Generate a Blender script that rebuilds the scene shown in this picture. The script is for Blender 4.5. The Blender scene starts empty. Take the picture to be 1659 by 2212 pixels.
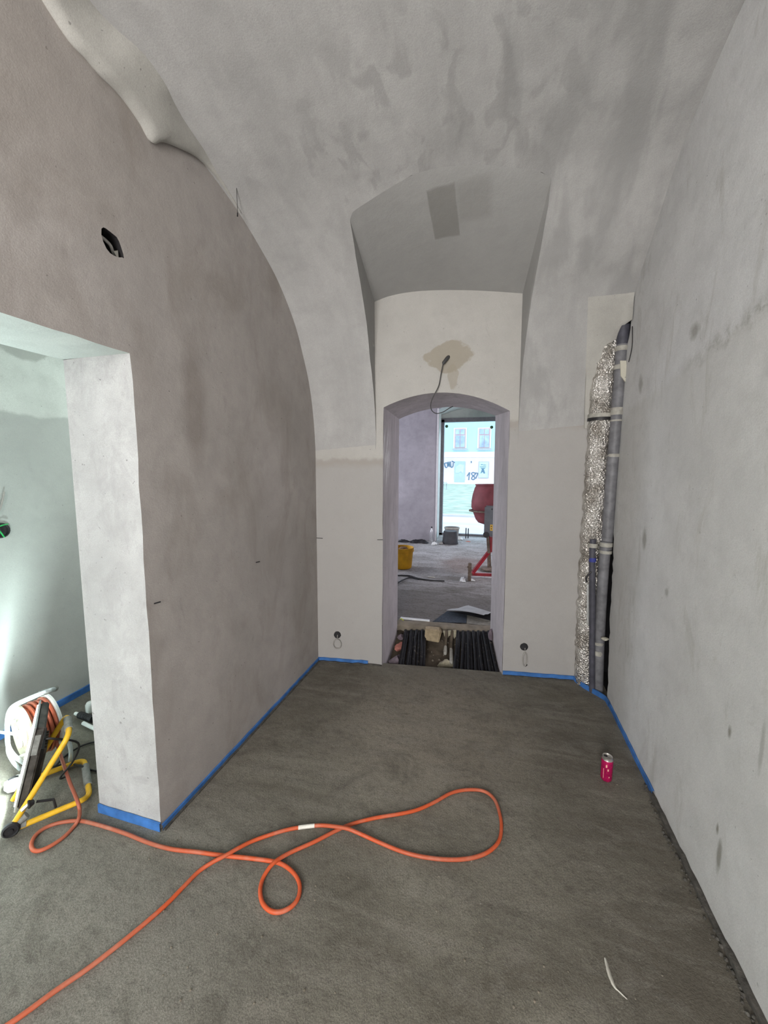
import bpy, bmesh, math, random
from mathutils import Vector, Matrix
random.seed(7)
sc = bpy.context.scene
col = sc.collection
PI = math.pi

# ------------------------------------------------------------------ camera
F_PX, CX, CY, H = 842.0, 829.5, 1106.0, 1.65
RX = Vector((0.96254611, 0.27107047, 0.00507902))       # image right in the world
DN = Vector((0.03437223, -0.10342731, -0.99404293))     # image down
FW = Vector((-0.26893037, 0.95698673, -0.10887085))     # viewing direction
CAM = Vector((0, 0, H))
cd = bpy.data.cameras.new('camera'); cam = bpy.data.objects.new('camera', cd); col.objects.link(cam)
cd.sensor_fit = 'HORIZONTAL'; cd.sensor_width = 36.0; cd.lens = F_PX / 1659 * 36
cd.clip_start = 0.02; cd.clip_end = 300
m = Matrix((( RX.x, -DN.x, -FW.x, 0), (RX.y, -DN.y, -FW.y, 0), (RX.z, -DN.z, -FW.z, H), (0, 0, 0, 1)))
cam.matrix_world = m
sc.camera = cam

# ------------------------------------------------------------------ light
def s2l(r, g, b):
    f = lambda c: ((c / 255) / 12.92 if c / 255 <= 0.04045 else ((c / 255 + 0.055) / 1.055) ** 2.4)
    return (f(r), f(g), f(b), 1)
w = bpy.data.worlds.new('sky'); sc.world = w; w.use_nodes = True
w.node_tree.nodes['Background'].inputs[0].default_value = (0.62, 0.80, 1.0, 1)
w.node_tree.nodes['Background'].inputs[1].default_value = 1.15
def lamp(name, kind, loc, direction, power, color=(1, 1, 1), sx=1, sy=1, **k):
    l = bpy.data.lights.new(name, kind); l.energy = power; l.color = color
    if kind == 'AREA': l.shape = 'RECTANGLE'; l.size = sx; l.size_y = sy
    o = bpy.data.objects.new(name, l); col.objects.link(o)
    o.location = loc; o.rotation_euler = Vector(direction).to_track_quat('-Z', 'Y').to_euler()
    for a, b in k.items(): setattr(l, a, b)
    return o
lamp('sun', 'SUN', (0, 20, 20), (0.35, 0.75, -0.75), 0.42, (1, 0.96, 0.9), angle=0.02)
lamp('rear_window_daylight', 'AREA', (-0.55, -2.45, 1.75), (0.03, 1, 0.12), 70, (1, 0.95, 0.91), 1.0, 1.9)
lamp('side_room_window_daylight', 'AREA', (-2.1, -1.6, 1.7), (-0.45, 1, 0.1), 6, (0.88, 1.0, 0.99), 0.9, 1.7)
lamp('street_room_window_daylight', 'AREA', (-3.6, 6.3, 1.7), (1, 0.05, -0.05), 20, (0.92, 0.92, 1.0), 1.6, 2.2)
lamp('street_room_right_fill', 'AREA', (2.3, 6.0, 1.9), (-1, 0.1, -0.6), 30, (0.95, 0.92, 1.0), 1.4, 2.0)  # added fill lamp; the right wall has no window
lamp('side_room_rear_fill', 'AREA', (-2.2, 3.25, 2.1), (-0.7, -1, 0.1), 10, (0.9, 1.0, 0.97), 0.7, 1.4)  # invented lamp that brightens the side room wall; no window there
lamp('shop_front_fill', 'AREA', (-.5, 10.0, 3.5), (0, -1, -.85), 22, (.78, .86, 1), 1.6, 1.0)  # lamp added above the shop window to brighten the street room floor
pt = lamp('shop_window_portal', 'AREA', (-0.53, 9.35, 1.45), (0, -1, 0), 1, (1, 1, 1), 1.2, 2.7)
pt.data.cycles.is_portal = True
sc.view_settings.view_transform = 'Standard'; sc.view_settings.look = 'None'
sc.view_settings.gamma = 1; sc.view_settings.use_curve_mapping = False
sc.view_settings.exposure = 1.56

# ------------------------------------------------------------------ helpers
def ray(px, py): return (RX * (px - CX) + DN * (py - CY) + FW * F_PX).normalized()
def onz(px, py, z=0.0): d = ray(px, py); return CAM + d * ((z - H) / d.z)
def onx(px, py, x): d = ray(px, py); return CAM + d * (x / d.x)
def ony(px, py, y, k=0.0): d = ray(px, py); return CAM + d * (y / (d.y - k * d.x))
BY, BK = 3.137, 0.13                     # back wall plane y = BY + BK x
def onb(px, py, off=0.0): return ony(px, py, BY - off, BK)
def by(x, off=0.0): return BY + BK * x - off
XL, XR, XL2, XS = -1.415, 0.84, -1.78, -2.85

def link(name, bm_or_me, mat, parent=None, smooth=False, **props):
    if isinstance(bm_or_me, bmesh.types.BMesh):
        me = bpy.data.meshes.new(name); bm_or_me.normal_update(); bm_or_me.to_mesh(me); bm_or_me.free()
    else: me = bm_or_me
    if mat:
        for q in (mat if isinstance(mat, (list, tuple)) else [mat]): me.materials.append(q)
    if smooth:
        for p in me.polygons: p.use_smooth = True
        if smooth != 'all': 
            me.set_sharp_from_angle(angle=math.radians(smooth if smooth is not True else 40))
    o = bpy.data.objects.new(name, me); col.objects.link(o)
    if parent: o.parent = parent; 
    for a, b in props.items(): o[a] = b
    return o
def thing(name, label, cat, loc, group=None):
    o = bpy.data.objects.new(name, None); col.objects.link(o); o.location = loc; o.empty_display_size = .05
    o['label'] = label; o['category'] = cat
    if group: o['group'] = group
    bpy.context.view_layer.update()
    return o
def part(name, bm, mat, parent, smooth=False, **props):
    """mesh given in world coordinates, parented to a thing (empty) without moving"""
    o = link(name, bm, mat, None, smooth, **props)
    loc = Vector((0, 0, 0)); q = parent
    while q: loc += q.location; q = q.parent
    for v in o.data.vertices: v.co -= loc
    o.parent = parent
    return o
def tag(o, label, cat, group=None, kind=None):
    o['label'] = label; o['category'] = cat
    if group: o['group'] = group
    if kind: o['kind'] = kind
    return o
def recenter(o):
    """put the origin of a single-mesh thing at its base"""
    vs = [v.co.copy() for v in o.data.vertices]
    c = Vector((sum(v.x for v in vs) / len(vs), sum(v.y for v in vs) / len(vs), min(v.z for v in vs)))
    for v in o.data.vertices: v.co -= c
    o.location = c
    return o
def struct(name, bm, mat, smooth=False, parent=None): 
    o = link(name, bm, mat, parent, smooth)
    if not parent: o['kind'] = 'structure'
    return o

def catmull(P, n=6, closed=False):
    P = [Vector(p) for p in P]; out = []
    N = len(P)
    for i in range(N if closed else N - 1):
        if closed: a, b, c, d = P[i - 1], P[i], P[(i + 1) % N], P[(i + 2) % N]
        else: a, b, c, d = P[max(i - 1, 0)], P[i], P[i + 1], P[min(i + 2, N - 1)]
        for j in range(n):
            t = j / n
            out.append(0.5 * ((2 * b) + (c - a) * t + (2 * a - 5 * b + 4 * c - d) * t * t + (3 * b - a - 3 * c + d) * t ** 3))
    if not closed: out.append(P[-1])
    return out
def tube(bm, P, r, seg=10, closed=False, cap=True, rf=None):
    P = [Vector(p) for p in P]; N = len(P); rings = []
    T = []
    for i in range(N):
        a = P[i - 1] if (i or closed) else P[0]; b = P[(i + 1) % N] if (i < N - 1 or closed) else P[-1]
        T.append((b - a).normalized())
    up = Vector((0, 0, 1)) if abs(T[0].z) < .9 else Vector((1, 0, 0))
    nrm = (up - T[0] * up.dot(T[0])).normalized()
    for i in range(N):
        nrm = (nrm - T[i] * nrm.dot(T[i])).normalized(); bi = T[i].cross(nrm)
        rr = rf(i / (N - 1)) if rf else (r[i] if isinstance(r, (list, tuple)) else r)
        rings.append([bm.verts.new(P[i] + (nrm * math.cos(2 * PI * k / seg) + bi * math.sin(2 * PI * k / seg)) * rr) for k in range(seg)])
    for i in range(N if closed else N - 1):
        A, B = rings[i], rings[(i + 1) % N]
        for k in range(seg): bm.faces.new((A[k], A[(k + 1) % seg], B[(k + 1) % seg], B[k]))
    if cap and not closed:
        bm.faces.new(rings[0][::-1]); bm.faces.new(rings[-1])
    return bm
def T(P, r, seg=10, **k): return tube(bmesh.new(), P, r, seg, **k)
def lathe(bm, prof, c=(0, 0, 0), ax=(0, 0, 1), seg=32):
    """prof: list of (radius, height) along axis"""
    ax = Vector(ax).normalized(); up = Vector((0, 0, 1)) if abs(ax.z) < .9 else Vector((1, 0, 0))
    u = (up - ax * up.dot(ax)).normalized(); v = ax.cross(u); c = Vector(c); rings = []
    for r, h in prof:
        if r < 1e-6: rings.append([bm.verts.new(c + ax * h)]); continue
        rings.append([bm.verts.new(c + ax * h + (u * math.cos(2 * PI * k / seg) + v * math.sin(2 * PI * k / seg)) * r) for k in range(seg)])
    for A, B in zip(rings, rings[1:]):
        for k in range(seg):
            k2 = (k + 1) % seg
            if len(A) == 1 and len(B) == 1: continue
            if len(A) == 1: bm.faces.new((A[0], B[k2], B[k]))
            elif len(B) == 1: bm.faces.new((A[k], A[k2], B[0]))
            else: bm.faces.new((A[k], A[k2], B[k2], B[k]))
    return bm
def Lt(prof, c=(0, 0, 0), ax=(0, 0, 1), seg=32): return lathe(bmesh.new(), prof, c, ax, seg)
def box(bm, c, s, ax=None, bev=0.0):
    """box centred at c with full sizes s; ax = 3 axis vectors"""
    c = Vector(c); ax = [Vector(a).normalized() for a in (ax or ((1, 0, 0), (0, 1, 0), (0, 0, 1)))]
    vs = [bm.verts.new(c + ax[0] * (i * s[0] / 2) + ax[1] * (j * s[1] / 2) + ax[2] * (k * s[2] / 2)) for i in (-1, 1) for j in (-1, 1) for k in (-1, 1)]
    fs = [bm.faces.new([vs[q] for q in f]) for f in ((0, 1, 3, 2), (4, 6, 7, 5), (0, 4, 5, 1), (2, 3, 7, 6), (0, 2, 6, 4), (1, 5, 7, 3))]
    if bev > 0:
        es = list({e for f in fs for e in f.edges})
        bmesh.ops.bevel(bm, geom=es, offset=bev, segments=2, affect='EDGES')
    return bm
def B(c, s, ax=None, bev=0.0): return box(bmesh.new(), c, s, ax, bev)
def bx(x0, x1, y0, y1, z0, z1): return B(((x0 + x1) / 2, (y0 + y1) / 2, (z0 + z1) / 2), (x1 - x0, y1 - y0, z1 - z0))
def slab(pts, off):
    """closed slab from a polygon of points, thickened by vector off"""
    bm = bmesh.new(); a = [bm.verts.new(p) for p in pts]; b = [bm.verts.new(Vector(p) + Vector(off)) for p in pts]
    bm.faces.new(a); bm.faces.new(b[::-1]); n = len(a)
    for i in range(n): bm.faces.new((a[i], b[i], b[(i + 1) % n], a[(i + 1) % n]))
    bmesh.ops.recalc_face_normals(bm, faces=bm.faces); bmesh.ops.triangulate(bm, faces=[f for f in bm.faces if len(f.verts) > 4])
    return bm
def filled(loops, fn):
    """planar face with holes: loops of 2-D points, fn maps (a,b) to 3-D"""
    bm = bmesh.new(); es = []
    for L in loops:
        vs = [bm.verts.new((a, b, 0)) for a, b in L]
        es += [bm.edges.new((vs[i], vs[(i + 1) % len(vs)])) for i in range(len(vs))]
    bmesh.ops.triangle_fill(bm, use_beauty=True, use_dissolve=False, edges=es)
    for v in bm.verts: v.co = fn(v.co.x, v.co.y)
    return bm
def rock(c, s, seed, mat, name, parent=None, flat=1.0, rough=.6):
    r = random.Random(seed); bm = bmesh.new()
    bmesh.ops.create_icosphere(bm, subdivisions=2, radius=1)
    k = [Vector((r.uniform(-1, 1), r.uniform(-1, 1), r.uniform(-1, 1))).normalized() for _ in range(7)]
    for v in bm.verts:
        d = v.co.normalized(); f = 1
        for q in k: f = min(f, (1 - rough * .5) / max(d.dot(q), .35) * .8 if d.dot(q) > .3 else f)
        f *= 1 + r.uniform(-.05, .05)
        v.co = Vector((d.x * s[0], d.y * s[1], d.z * s[2])) * f + Vector(c)
    return link(name, bm, mat, None, 30)

# ------------------------------------------------------------------ materials
class N:
    def __init__(s, name):
        s.m = bpy.data.materials.new(name); s.m.use_nodes = True; s.t = s.m.node_tree; s.n = s.t.nodes; s.l = s.t.links
        s.b = s.n['Principled BSDF']; s.tc = s.n.new('ShaderNodeNewGeometry'); s.pos = s.tc.outputs['Position']
        o = s.n.new('ShaderNodeTexCoord'); s.obj = o.outputs['Object']
    def mapv(s, v, sc=(1, 1, 1), loc=(0, 0, 0), rot=(0, 0, 0)):
        a = s.n.new('ShaderNodeMapping'); a.inputs['Scale'].default_value = sc; a.inputs['Location'].default_value = loc; a.inputs['Rotation'].default_value = rot
        s.l.new(v, a.inputs[0]); return a.outputs[0]
    def noise(s, v, scale, det=4, rough=.55, dist=0):
        a = s.n.new('ShaderNodeTexNoise'); a.inputs['Scale'].default_value = scale; a.inputs['Detail'].default_value = det
        a.inputs['Roughness'].default_value = rough; a.inputs['Distortion'].default_value = dist
        s.l.new(v, a.inputs['Vector']); return a.outputs['Fac']
    def ramp(s, f, a, b, va=0, vb=1):
        r = s.n.new('ShaderNodeMapRange'); r.inputs[1].default_value = a; r.inputs[2].default_value = b
        r.inputs[3].default_value = va; r.inputs[4].default_value = vb; s.l.new(f, r.inputs[0]); return r.outputs[0]
    def math(s, op, a, b=0.0, c=0.0):
        q = s.n.new('ShaderNodeMath'); q.operation = op
        for i, v in enumerate((a, b, c)):
            if isinstance(v, (int, float)): q.inputs[i].default_value = v
            else: s.l.new(v, q.inputs[i])
        return q.outputs[0]
    def sep(s, v):
        q = s.n.new('ShaderNodeSeparateXYZ'); s.l.new(v, q.inputs[0]); return q.outputs
    def mix(s, f, a, b):
        q = s.n.new('ShaderNodeMix'); q.data_type = 'RGBA'
        if isinstance(f, (int, float)): q.inputs[0].default_value = f
        else: s.l.new(f, q.inputs[0])
        for i, v in ((6, a), (7, b)):
            if isinstance(v, tuple): q.inputs[i].default_value = v
            else: s.l.new(v, q.inputs[i])
        return q.outputs[2]
    def color(s, c):
        if isinstance(c, tuple): s.b.inputs['Base Color'].default_value = c
        else: s.l.new(c, s.b.inputs['Base Color'])
    def bump(s, h, strength=.3, dist=.01):
        q = s.n.new('ShaderNodeBump'); q.inputs['Strength'].default_value = strength; q.inputs['Distance'].default_value = dist
        s.l.new(h, q.inputs['Height']); s.l.new(q.outputs[0], s.b.inputs['Normal'])
    def set(s, rough=.8, metal=0., spec=.3):
        s.b.inputs['Roughness'].default_value = rough; s.b.inputs['Metallic'].default_value = metal
        s.b.inputs['Specular IOR Level'].default_value = spec; return s.m
def g(v, t=(1, 1, 1)): return (v * t[0], v * t[1], v * t[2], 1)
def mul(c, f): return (c[0] * f, c[1] * f, c[2] * f, 1)

def plain(name, c, rough=.6, metal=0., var=.12, scale=25, bump=0.):
    n = N(name); f = n.noise(n.obj, scale, 4)
    n.color(n.mix(n.ramp(f, .3, .7), mul(c, 1 - var), mul(c, 1 + var)))
    if bump: n.bump(n.noise(n.obj, scale * 4, 3), bump, .004)
    return n.set(rough, metal)
def blob(n, cx, cy, cz, rx, ry, rz, edge=.25, nz=.5, ns=9, square=False):
    """ragged patch mask round a world point"""
    v = n.mapv(n.pos, (1 / rx, 1 / ry, 1 / rz), (-cx / rx, -cy / ry, -cz / rz))
    q = n.n.new('ShaderNodeVectorMath'); q.operation = 'LENGTH'; n.l.new(v, q.inputs[0])
    dist = q.outputs['Value']
    if square:
        a_, b_, c_ = n.sep(v); dist = n.math('MAXIMUM', n.math('ABSOLUTE', a_), n.math('ABSOLUTE', b_))
    f = n.math('ADD', dist, n.math('MULTIPLY', n.math('SUBTRACT', n.noise(n.pos, ns, 5), .5), nz * 2))
    return n.ramp(f, 1 + edge / 2, 1 - edge / 2)
def plaster(name, c, extra=None, streak=(1, 1, 1), amount=.1, scuff=True):
    n = N(name)
    big = n.noise(n.mapv(n.pos, streak), 1.6, 5, .65, .4)
    mid = n.noise(n.pos, 9, 5, .6)
    fine = n.noise(n.pos, 260, 2, .6)
    cc = n.mix(n.ramp(big, .32, .68), mul(c, 1 - amount), mul(c, 1 + amount))
    cc = n.mix(n.ramp(mid, .45, .7, 0, .5), cc, mul(c, .78))
    cc = n.mix(n.ramp(fine, .36, .64, 0, .34), cc, mul(c, .6))
    if scuff:
        s1 = n.noise(n.mapv(n.pos, (1, 1, .45)), 13, 6, .75, .6)
        m1 = n.math('MULTIPLY', n.ramp(s1, .60, .72), n.ramp(n.noise(n.pos, 2.2, 3), .46, .62))
        cc = n.mix(n.math('MULTIPLY', m1, .42), cc, mul(c, .45))
        hair = n.noise(n.mapv(n.pos, (1, 1, .5)), 70, 4, .8, 2.0)
        cc = n.mix(n.math('MULTIPLY', n.ramp(hair, .62, .72), n.ramp(n.noise(n.pos, 3.5, 3), .48, .6, 0, .35)), cc, mul(c, .4))
        sp = n.noise(n.pos, 55, 1, .4)
        cc = n.mix(n.ramp(sp, .775, .79, 0, .55), cc, mul(c, .25))
    if extra: cc = extra(n, cc)
    n.color(cc)
    h = n.math('ADD', n.math('MULTIPLY', n.noise(n.pos, 150, 3, .7), .5), n.math('MULTIPLY', n.noise(n.pos, 7, 3), 2.2))
    n.bump(h, .35, .004)
    return n.set(.92, 0, .15)

PL = (.40, .385, .365, 1)
def ex_back(n, cc):
    x, y, z = n.sep(n.pos)
    wob = n.math('MULTIPLY', n.math('SUBTRACT', n.noise(n.pos, 7, 5, .65), .5), .12)
    # joint of the two plaster coats: lower on the left of the doorway, higher on the right
    lvl = n.ramp(x, -.5, -.2, 1.735, 2.03)
    low = n.ramp(n.math('SUBTRACT', n.math('ADD', z, wob), lvl), .012, -.012)
    band = n.ramp(n.math('ABSOLUTE', n.math('SUBTRACT', n.math('SUBTRACT', n.math('ADD', z, wob), lvl), -.03)), .06, 0)
    cc = n.mix(n.math('MULTIPLY', low, .75), cc, (.335, .325, .315, 1))
    cc = n.mix(n.math('MULTIPLY', band, .35), cc, (.27, .23, .18, 1))
    up = n.math('SUBTRACT', 1.0, low)
    cc = n.mix(n.math('MULTIPLY', up, .35), cc, (.47, .46, .43, 1))
    cc = n.mix(n.math('MULTIPLY', blob(n, -.37, 3.08, 2.50, .17, .6, .105, .10, .75, 6), .8), cc, (.30, .27, .215, 1))
    cc = n.mix(n.math('MULTIPLY', blob(n, -.33, 3.08, 2.36, .04, .6, .09, .2, .7, 12), .6), cc, (.30, .27, .215, 1))
    return cc
def ex_ceiling(n, cc):
    x, y, z = n.sep(n.pos)
    st = n.noise(n.mapv(n.pos, (5.0, 1.5, 1.5)), 1.0, 4, .55, .3)
    side = n.ramp(x, -.85, .0)
    f = n.math('MULTIPLY', n.ramp(st, .47, .58), side)
    cc = n.mix(n.math('MULTIPLY', f, .6), cc, (.262, .26, .255, 1))
    f2 = n.ramp(n.noise(n.mapv(n.pos, (1.6, 1, 1), (3, 1, 0)), 5.5, 3, .5, .5), .52, .60)
    m = blob(n, -.35, 1.95, 3.3, .75, .45, .5, .8, .3, 3)
    cc = n.mix(n.math('MULTIPLY', n.math('MULTIPLY', f2, m), .45), cc, (.23, .227, .222, 1))
    return cc
def ex_niche(n, cc):
    cc = n.mix(.5, cc, (.36, .36, .352, 1))
    m1 = blob(n, -.33, 2.42, 3.1, .075, .17, .3, .10, .10, 7, True)
    m2 = blob(n, -.16, 2.38, 3.1, .09, .12, .3, .4, .25, 9, True)
    cc = n.mix(n.math('MULTIPLY', m1, .6), cc, (.19, .185, .17, 1))
    return n.mix(n.math('MULTIPLY', m2, .3), cc, (.19, .185, .17, 1))
def ex_side(n, cc):
    x, y, z = n.sep(n.pos)
    wob = n.math('MULTIPLY', n.math('SUBTRACT', n.noise(n.pos, 5, 4), .5), .08)
    low = n.ramp(n.math('ADD', z, wob), 1.99, 1.97)
    cc = n.mix(n.math('MULTIPLY', low, .6), cc, (.27, .28, .27, 1))
    p = blob(n, XS, 1.82, 2.45, .5, .17, .13, .15, .45, 7)
    return n.mix(n.math('MULTIPLY', p, .6), cc, (.26, .27, .25, 1))
def ex_left(n, cc):
    a = n.noise(n.mapv(n.pos, (1, 1.6, .8)), 2.2, 4, .6, .8)
    cc = n.mix(n.ramp(a, .50, .68, 0, .42), cc, (.235, .205, .18, 1))
    cc = n.mix(n.math('MULTIPLY', blob(n, XL, 1.62, 1.95, 1, .07, .28, .8, .5, 6), .45), cc, (.19, .16, .14, 1))
    return n.mix(n.math('MULTIPLY', blob(n, XL, .9, 2.9, 1, .5, .35, 1.2, .5, 3), .3), cc, (.26, .225, .19, 1))
MARKS = [(onx(px, py, XR).y, onx(px, py, XR).z, ry, rz, k) for px, py, ry, rz, k in ((1553, 1850, .012, .07, .7), (1576, 1580, .010, .022, .8), (1550, 1790, .008, .02, .8), (1392, 1165, .03, .05, .6), (1500, 715, .04, .035, .6), (1440, 1280, .02, .02, .5), (1645, 1620, .008, .07, .4), (1384, 830, .03, .05, .5))]
def ex_right(n, cc):
    a = n.noise(n.mapv(n.pos, (1, 2.2, .7)), 3.0, 6, .7, .7)
    cc = n.mix(n.ramp(a, .56, .72, 0, .45), cc, (.26, .245, .205, 1))
    x, y, z = n.sep(n.pos)
    wob = n.math('MULTIPLY', n.math('SUBTRACT', n.noise(n.pos, 6, 6, .7), .5), .16)
    q = n.math('SUBTRACT', n.math('ADD', n.math('ADD', z, n.math('MULTIPLY', y, .126)), wob), 2.405)
    low = n.ramp(q, .02, -.02)
    cc = n.mix(n.math('MULTIPLY', low, .25), cc, (.42, .41, .37, 1))
    near = n.ramp(y, 2.3, 1.9)
    d = n.math('MULTIPLY', n.ramp(n.math('ABSOLUTE', q), .055, .0), n.math('MULTIPLY', near, n.ramp(n.noise(n.pos, 14, 5, .7), .42, .6)))
    cc = n.mix(n.math('MULTIPLY', d, .7), cc, (.20, .19, .16, 1))
    for yy, zz, ry, rz, k in MARKS:
        cc = n.mix(n.math('MULTIPLY', blob(n, XR, yy, zz, 1, ry, rz, .9, .8, 16), k), cc, (.17, .16, .13, 1))
    return cc
def ex_jamb(n, cc):
    a = n.noise(n.mapv(n.pos, (1.6, 1, 1)), 6.5, 5, .7, .9)
    cc = n.mix(n.ramp(a, .48, .66, 0, .5), cc, (.27, .262, .262, 1))
    b = n.noise(n.mapv(n.pos, (1.2, 1, .8)), 42, 5, .85, 2.5)
    return n.mix(n.math('MULTIPLY', n.ramp(b, .58, .68), n.ramp(a, .45, .6, 0, .45)), cc, (.12, .115, .11, 1))
def ex_rev(n, cc):
    x, y, z = n.sep(n.pos)
    a = n.noise(n.mapv(n.pos, (6, 6, .9)), 4, 5, .7, .5)
    cc = n.mix(n.ramp(a, .5, .66, 0, .4), cc, (.30, .275, .275, 1))
    m = blob(n, -.86, 3.12, 1.75, .4, .13, .22, .8, .6, 9)
    w_ = n.noise(n.mapv(n.pos, (14, 14, 2)), 3, 4, .7)
    cc = n.mix(n.math('MULTIPLY', n.math('MULTIPLY', m, n.ramp(w_, .45, .6)), .8), cc, (.80, .80, .80, 1))
    d = n.noise(n.mapv(n.pos, (9, 9, 2.5)), 5, 5, .8, 1)
    return n.mix(n.math('MULTIPLY', n.ramp(d, .62, .7), n.ramp(z, 1.3, .9, 0, .6)), cc, (.12, .10, .09, 1))
M = {}
M['back'] = plaster('plaster_back', PL, ex_back)
M['ceiling'] = plaster('plaster_vault', (.395, .39, .382, 1), ex_ceiling, (3, .6, .6), scuff=False)
M['niche'] = plaster('plaster_niche', (.36, .355, .345, 1), ex_niche, scuff=False)
M['left'] = plaster('plaster_left', (.41, .38, .36, 1), ex_left)
M['right'] = plaster('plaster_right', (.60, .60, .60, 1), ex_right)
M['jamb'] = plaster('plaster_pillar', (.385, .38, .375, 1), ex_jamb, amount=.18)
M['lintel'] = plaster('plaster_lintel', (.58, .62, .60, 1), None, amount=.02, scuff=False)
M['side'] = plaster('plaster_side_room', (.55, .58, .55, 1), ex_side)
M['reveal'] = plaster('plaster_reveal', (.52, .485, .50, 1), ex_rev, (2, 2, .5), .22)
M['far'] = plaster('plaster_street_room', (.43, .40, .43, 1), None, amount=.14)
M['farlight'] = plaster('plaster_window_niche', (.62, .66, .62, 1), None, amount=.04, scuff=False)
M['panel'] = plaster('plaster_fresh_patch', (.42, .41, .38, 1), None, amount=.06)
M['patch'] = plaster('mortar_patch', (.52, .5, .42, 1), None, amount=.1)

n = N('screed'); 
a = n.noise(n.mapv(n.pos, (.55, 1.3, 1), rot=(0, 0, .35)), 1.5, 5, .6, .9); b2 = n.noise(n.pos, 190, 3, .7); c2 = n.noise(n.mapv(n.pos, (.7, 1.6, 1)), 7, 4, .7, .4)
cc = n.mix(n.ramp(a, .35, .65), (.135, .122, .097, 1), (.25, .235, .195, 1))
pale_mid = blob(n, -.35, 2.35, 0, .55, .55, 1, .9, .3, 3)  # paler patch in the middle of the floor
cc = n.mix(n.math('MULTIPLY', pale_mid, .65), cc, (.31, .275, .225, 1))
dark_right = blob(n, .62, 1.9, 0, .32, 1.3, 1, .7, .3, 3)  # darker band along the right side of the floor
cc = n.mix(n.math('MULTIPLY', dark_right, .5), cc, (.088, .076, .060, 1))
dark_back_left = blob(n, -1.25, 2.75, 0, .4, .55, 1, .7, .3, 3)  # darker patch towards the back left corner
cc = n.mix(n.math('MULTIPLY', dark_back_left, .5), cc, (.10, .088, .070, 1))
light_pool = blob(n, -1.35, .8, 0, .75, .6, 1, 1.0, .3, 3)  # pool of light at the left opening, painted into the screed colour
cc = n.mix(n.math('MULTIPLY', light_pool, .55), cc, (.245, .235, .21, 1))
cc = n.mix(n.ramp(c2, .48, .68, 0, .55), cc, (.235, .218, .19, 1))
sw = n.noise(n.mapv(n.pos, (.5, 2.2, 1), rot=(0, 0, -.25)), 2.6, 4, .6, 1.6)
cc = n.mix(n.ramp(sw, .56, .66, 0, .45), cc, (.26, .24, .205, 1))
d3 = n.noise(n.mapv(n.pos, (1, 1.5, 1), rot=(0, 0, .5)), 3.4, 6, .72, .8)
cc = n.mix(n.ramp(d3, .50, .66, 0, .5), cc, (.085, .077, .062, 1))
d4 = n.noise(n.pos, 26, 5, .8)
cc = n.mix(n.ramp(d4, .5, .66, 0, .4), cc, (.075, .068, .056, 1))
cc = n.mix(n.ramp(b2, .36, .64, 0, .5), cc, (.055, .05, .042, 1))
cc = n.mix(n.ramp(n.noise(n.pos, 95, 1), .74, .77, 0, .55), cc, (.30, .285, .25, 1))
n.color(cc); h = n.math('ADD', n.math('MULTIPLY', b2, .6), n.math('MULTIPLY', n.noise(n.pos, 12, 5, .7), 2.5)); n.bump(h, .5, .006)
M['screed'] = n.set(.88, 0, .2)
n = N('raw_floor'); 
a = n.noise(n.mapv(n.pos, (.6, 1.6, 1)), 2.2, 6, .7, .6); b2 = n.noise(n.pos, 40, 6, .75)
x_, y_, z_ = n.sep(n.pos)
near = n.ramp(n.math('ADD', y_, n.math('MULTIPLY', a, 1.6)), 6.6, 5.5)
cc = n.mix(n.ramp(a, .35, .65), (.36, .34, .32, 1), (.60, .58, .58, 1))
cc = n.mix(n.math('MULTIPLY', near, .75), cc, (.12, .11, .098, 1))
rs = blob(n, -.45, 6.4, 0, .35, .5, 1, .8, .6, 4)
cc = n.mix(n.math('MULTIPLY', rs, .5), cc, (.22, .12, .08, 1))
b3 = n.noise(n.mapv(n.pos, (1, 2.5, 1)), 14, 6, .8, .5)
cc = n.mix(n.ramp(b3, .52, .62, 0, .6), cc, (.10, .085, .07, 1))
cc = n.mix(n.ramp(b2, .5, .68, 0, .6), cc, (.08, .07, .06, 1))
n.color(cc); n.bump(n.math('ADD', n.noise(n.pos, 9, 6, .75), n.math('MULTIPLY', b2, .4)), .9, .05)
M['rawfloor'] = n.set(.9, 0, .15)
M['concrete'] = plain('slab_edge_concrete', (.19, .165, .13, 1), .9, 0, .25, 12, .4)
M['pit'] = plain('pit_earth', (.085, .068, .05, 1), .95, 0, .35, 14, .6)
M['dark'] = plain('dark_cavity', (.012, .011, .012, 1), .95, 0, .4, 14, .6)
M['blue'] = plain('blue_foam', (.042, .14, .38, 1), .6, 0, .3, 14)
M['mortar_shade'] = plain('mortar_crumbs', (.075, .07, .062, 1), .95, 0, .4, 30, .8)  # mortar colour, also used for the shade strip at the left wall
M['orange'] = plain('orange_rubber', (.6, .11, .035, 1), .5, 0, .12, 10)
n = N('orange_dusty'); f = n.noise(n.pos, 7, 4, .7)
f2 = n.noise(n.pos, 1.3, 2)
cc = n.mix(n.ramp(f2, .44, .56), (.52, .085, .026, 1), (.36, .10, .055, 1)); cc = n.mix(n.ramp(f, .5, .75, 0, .55), cc, (.42, .24, .18, 1)); n.color(cc); M['cord'] = n.set(.5, 0, .35)
M['tape'] = plain('white_tape', (.66, .64, .58, 1), .5, 0, .15, 60)
M['yellow'] = plain('yellow_paint', (.72, .42, .03, 1), .4, 0, .14, 30)
M['grip'] = plain('grey_foam_grip', (.22, .225, .21, 1), .85, 0, .2, 60, .3)
M['black'] = plain('black_plastic', (.022, .021, .023, 1), .5, 0, .3, 20)
n = N('black_conduit'); n.color(n.mix(n.ramp(n.noise(n.pos, 34, 4, .7), .60, .70, 0, .7), (.010, .010, .012, 1), (.20, .18, .14, 1))); M['blackrub'] = n.set(.6, 0, .2)
M['housing'] = plain('dusty_black_housing', (.055, .05, .045, 1), .6, 0, .6, 22)
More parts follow.
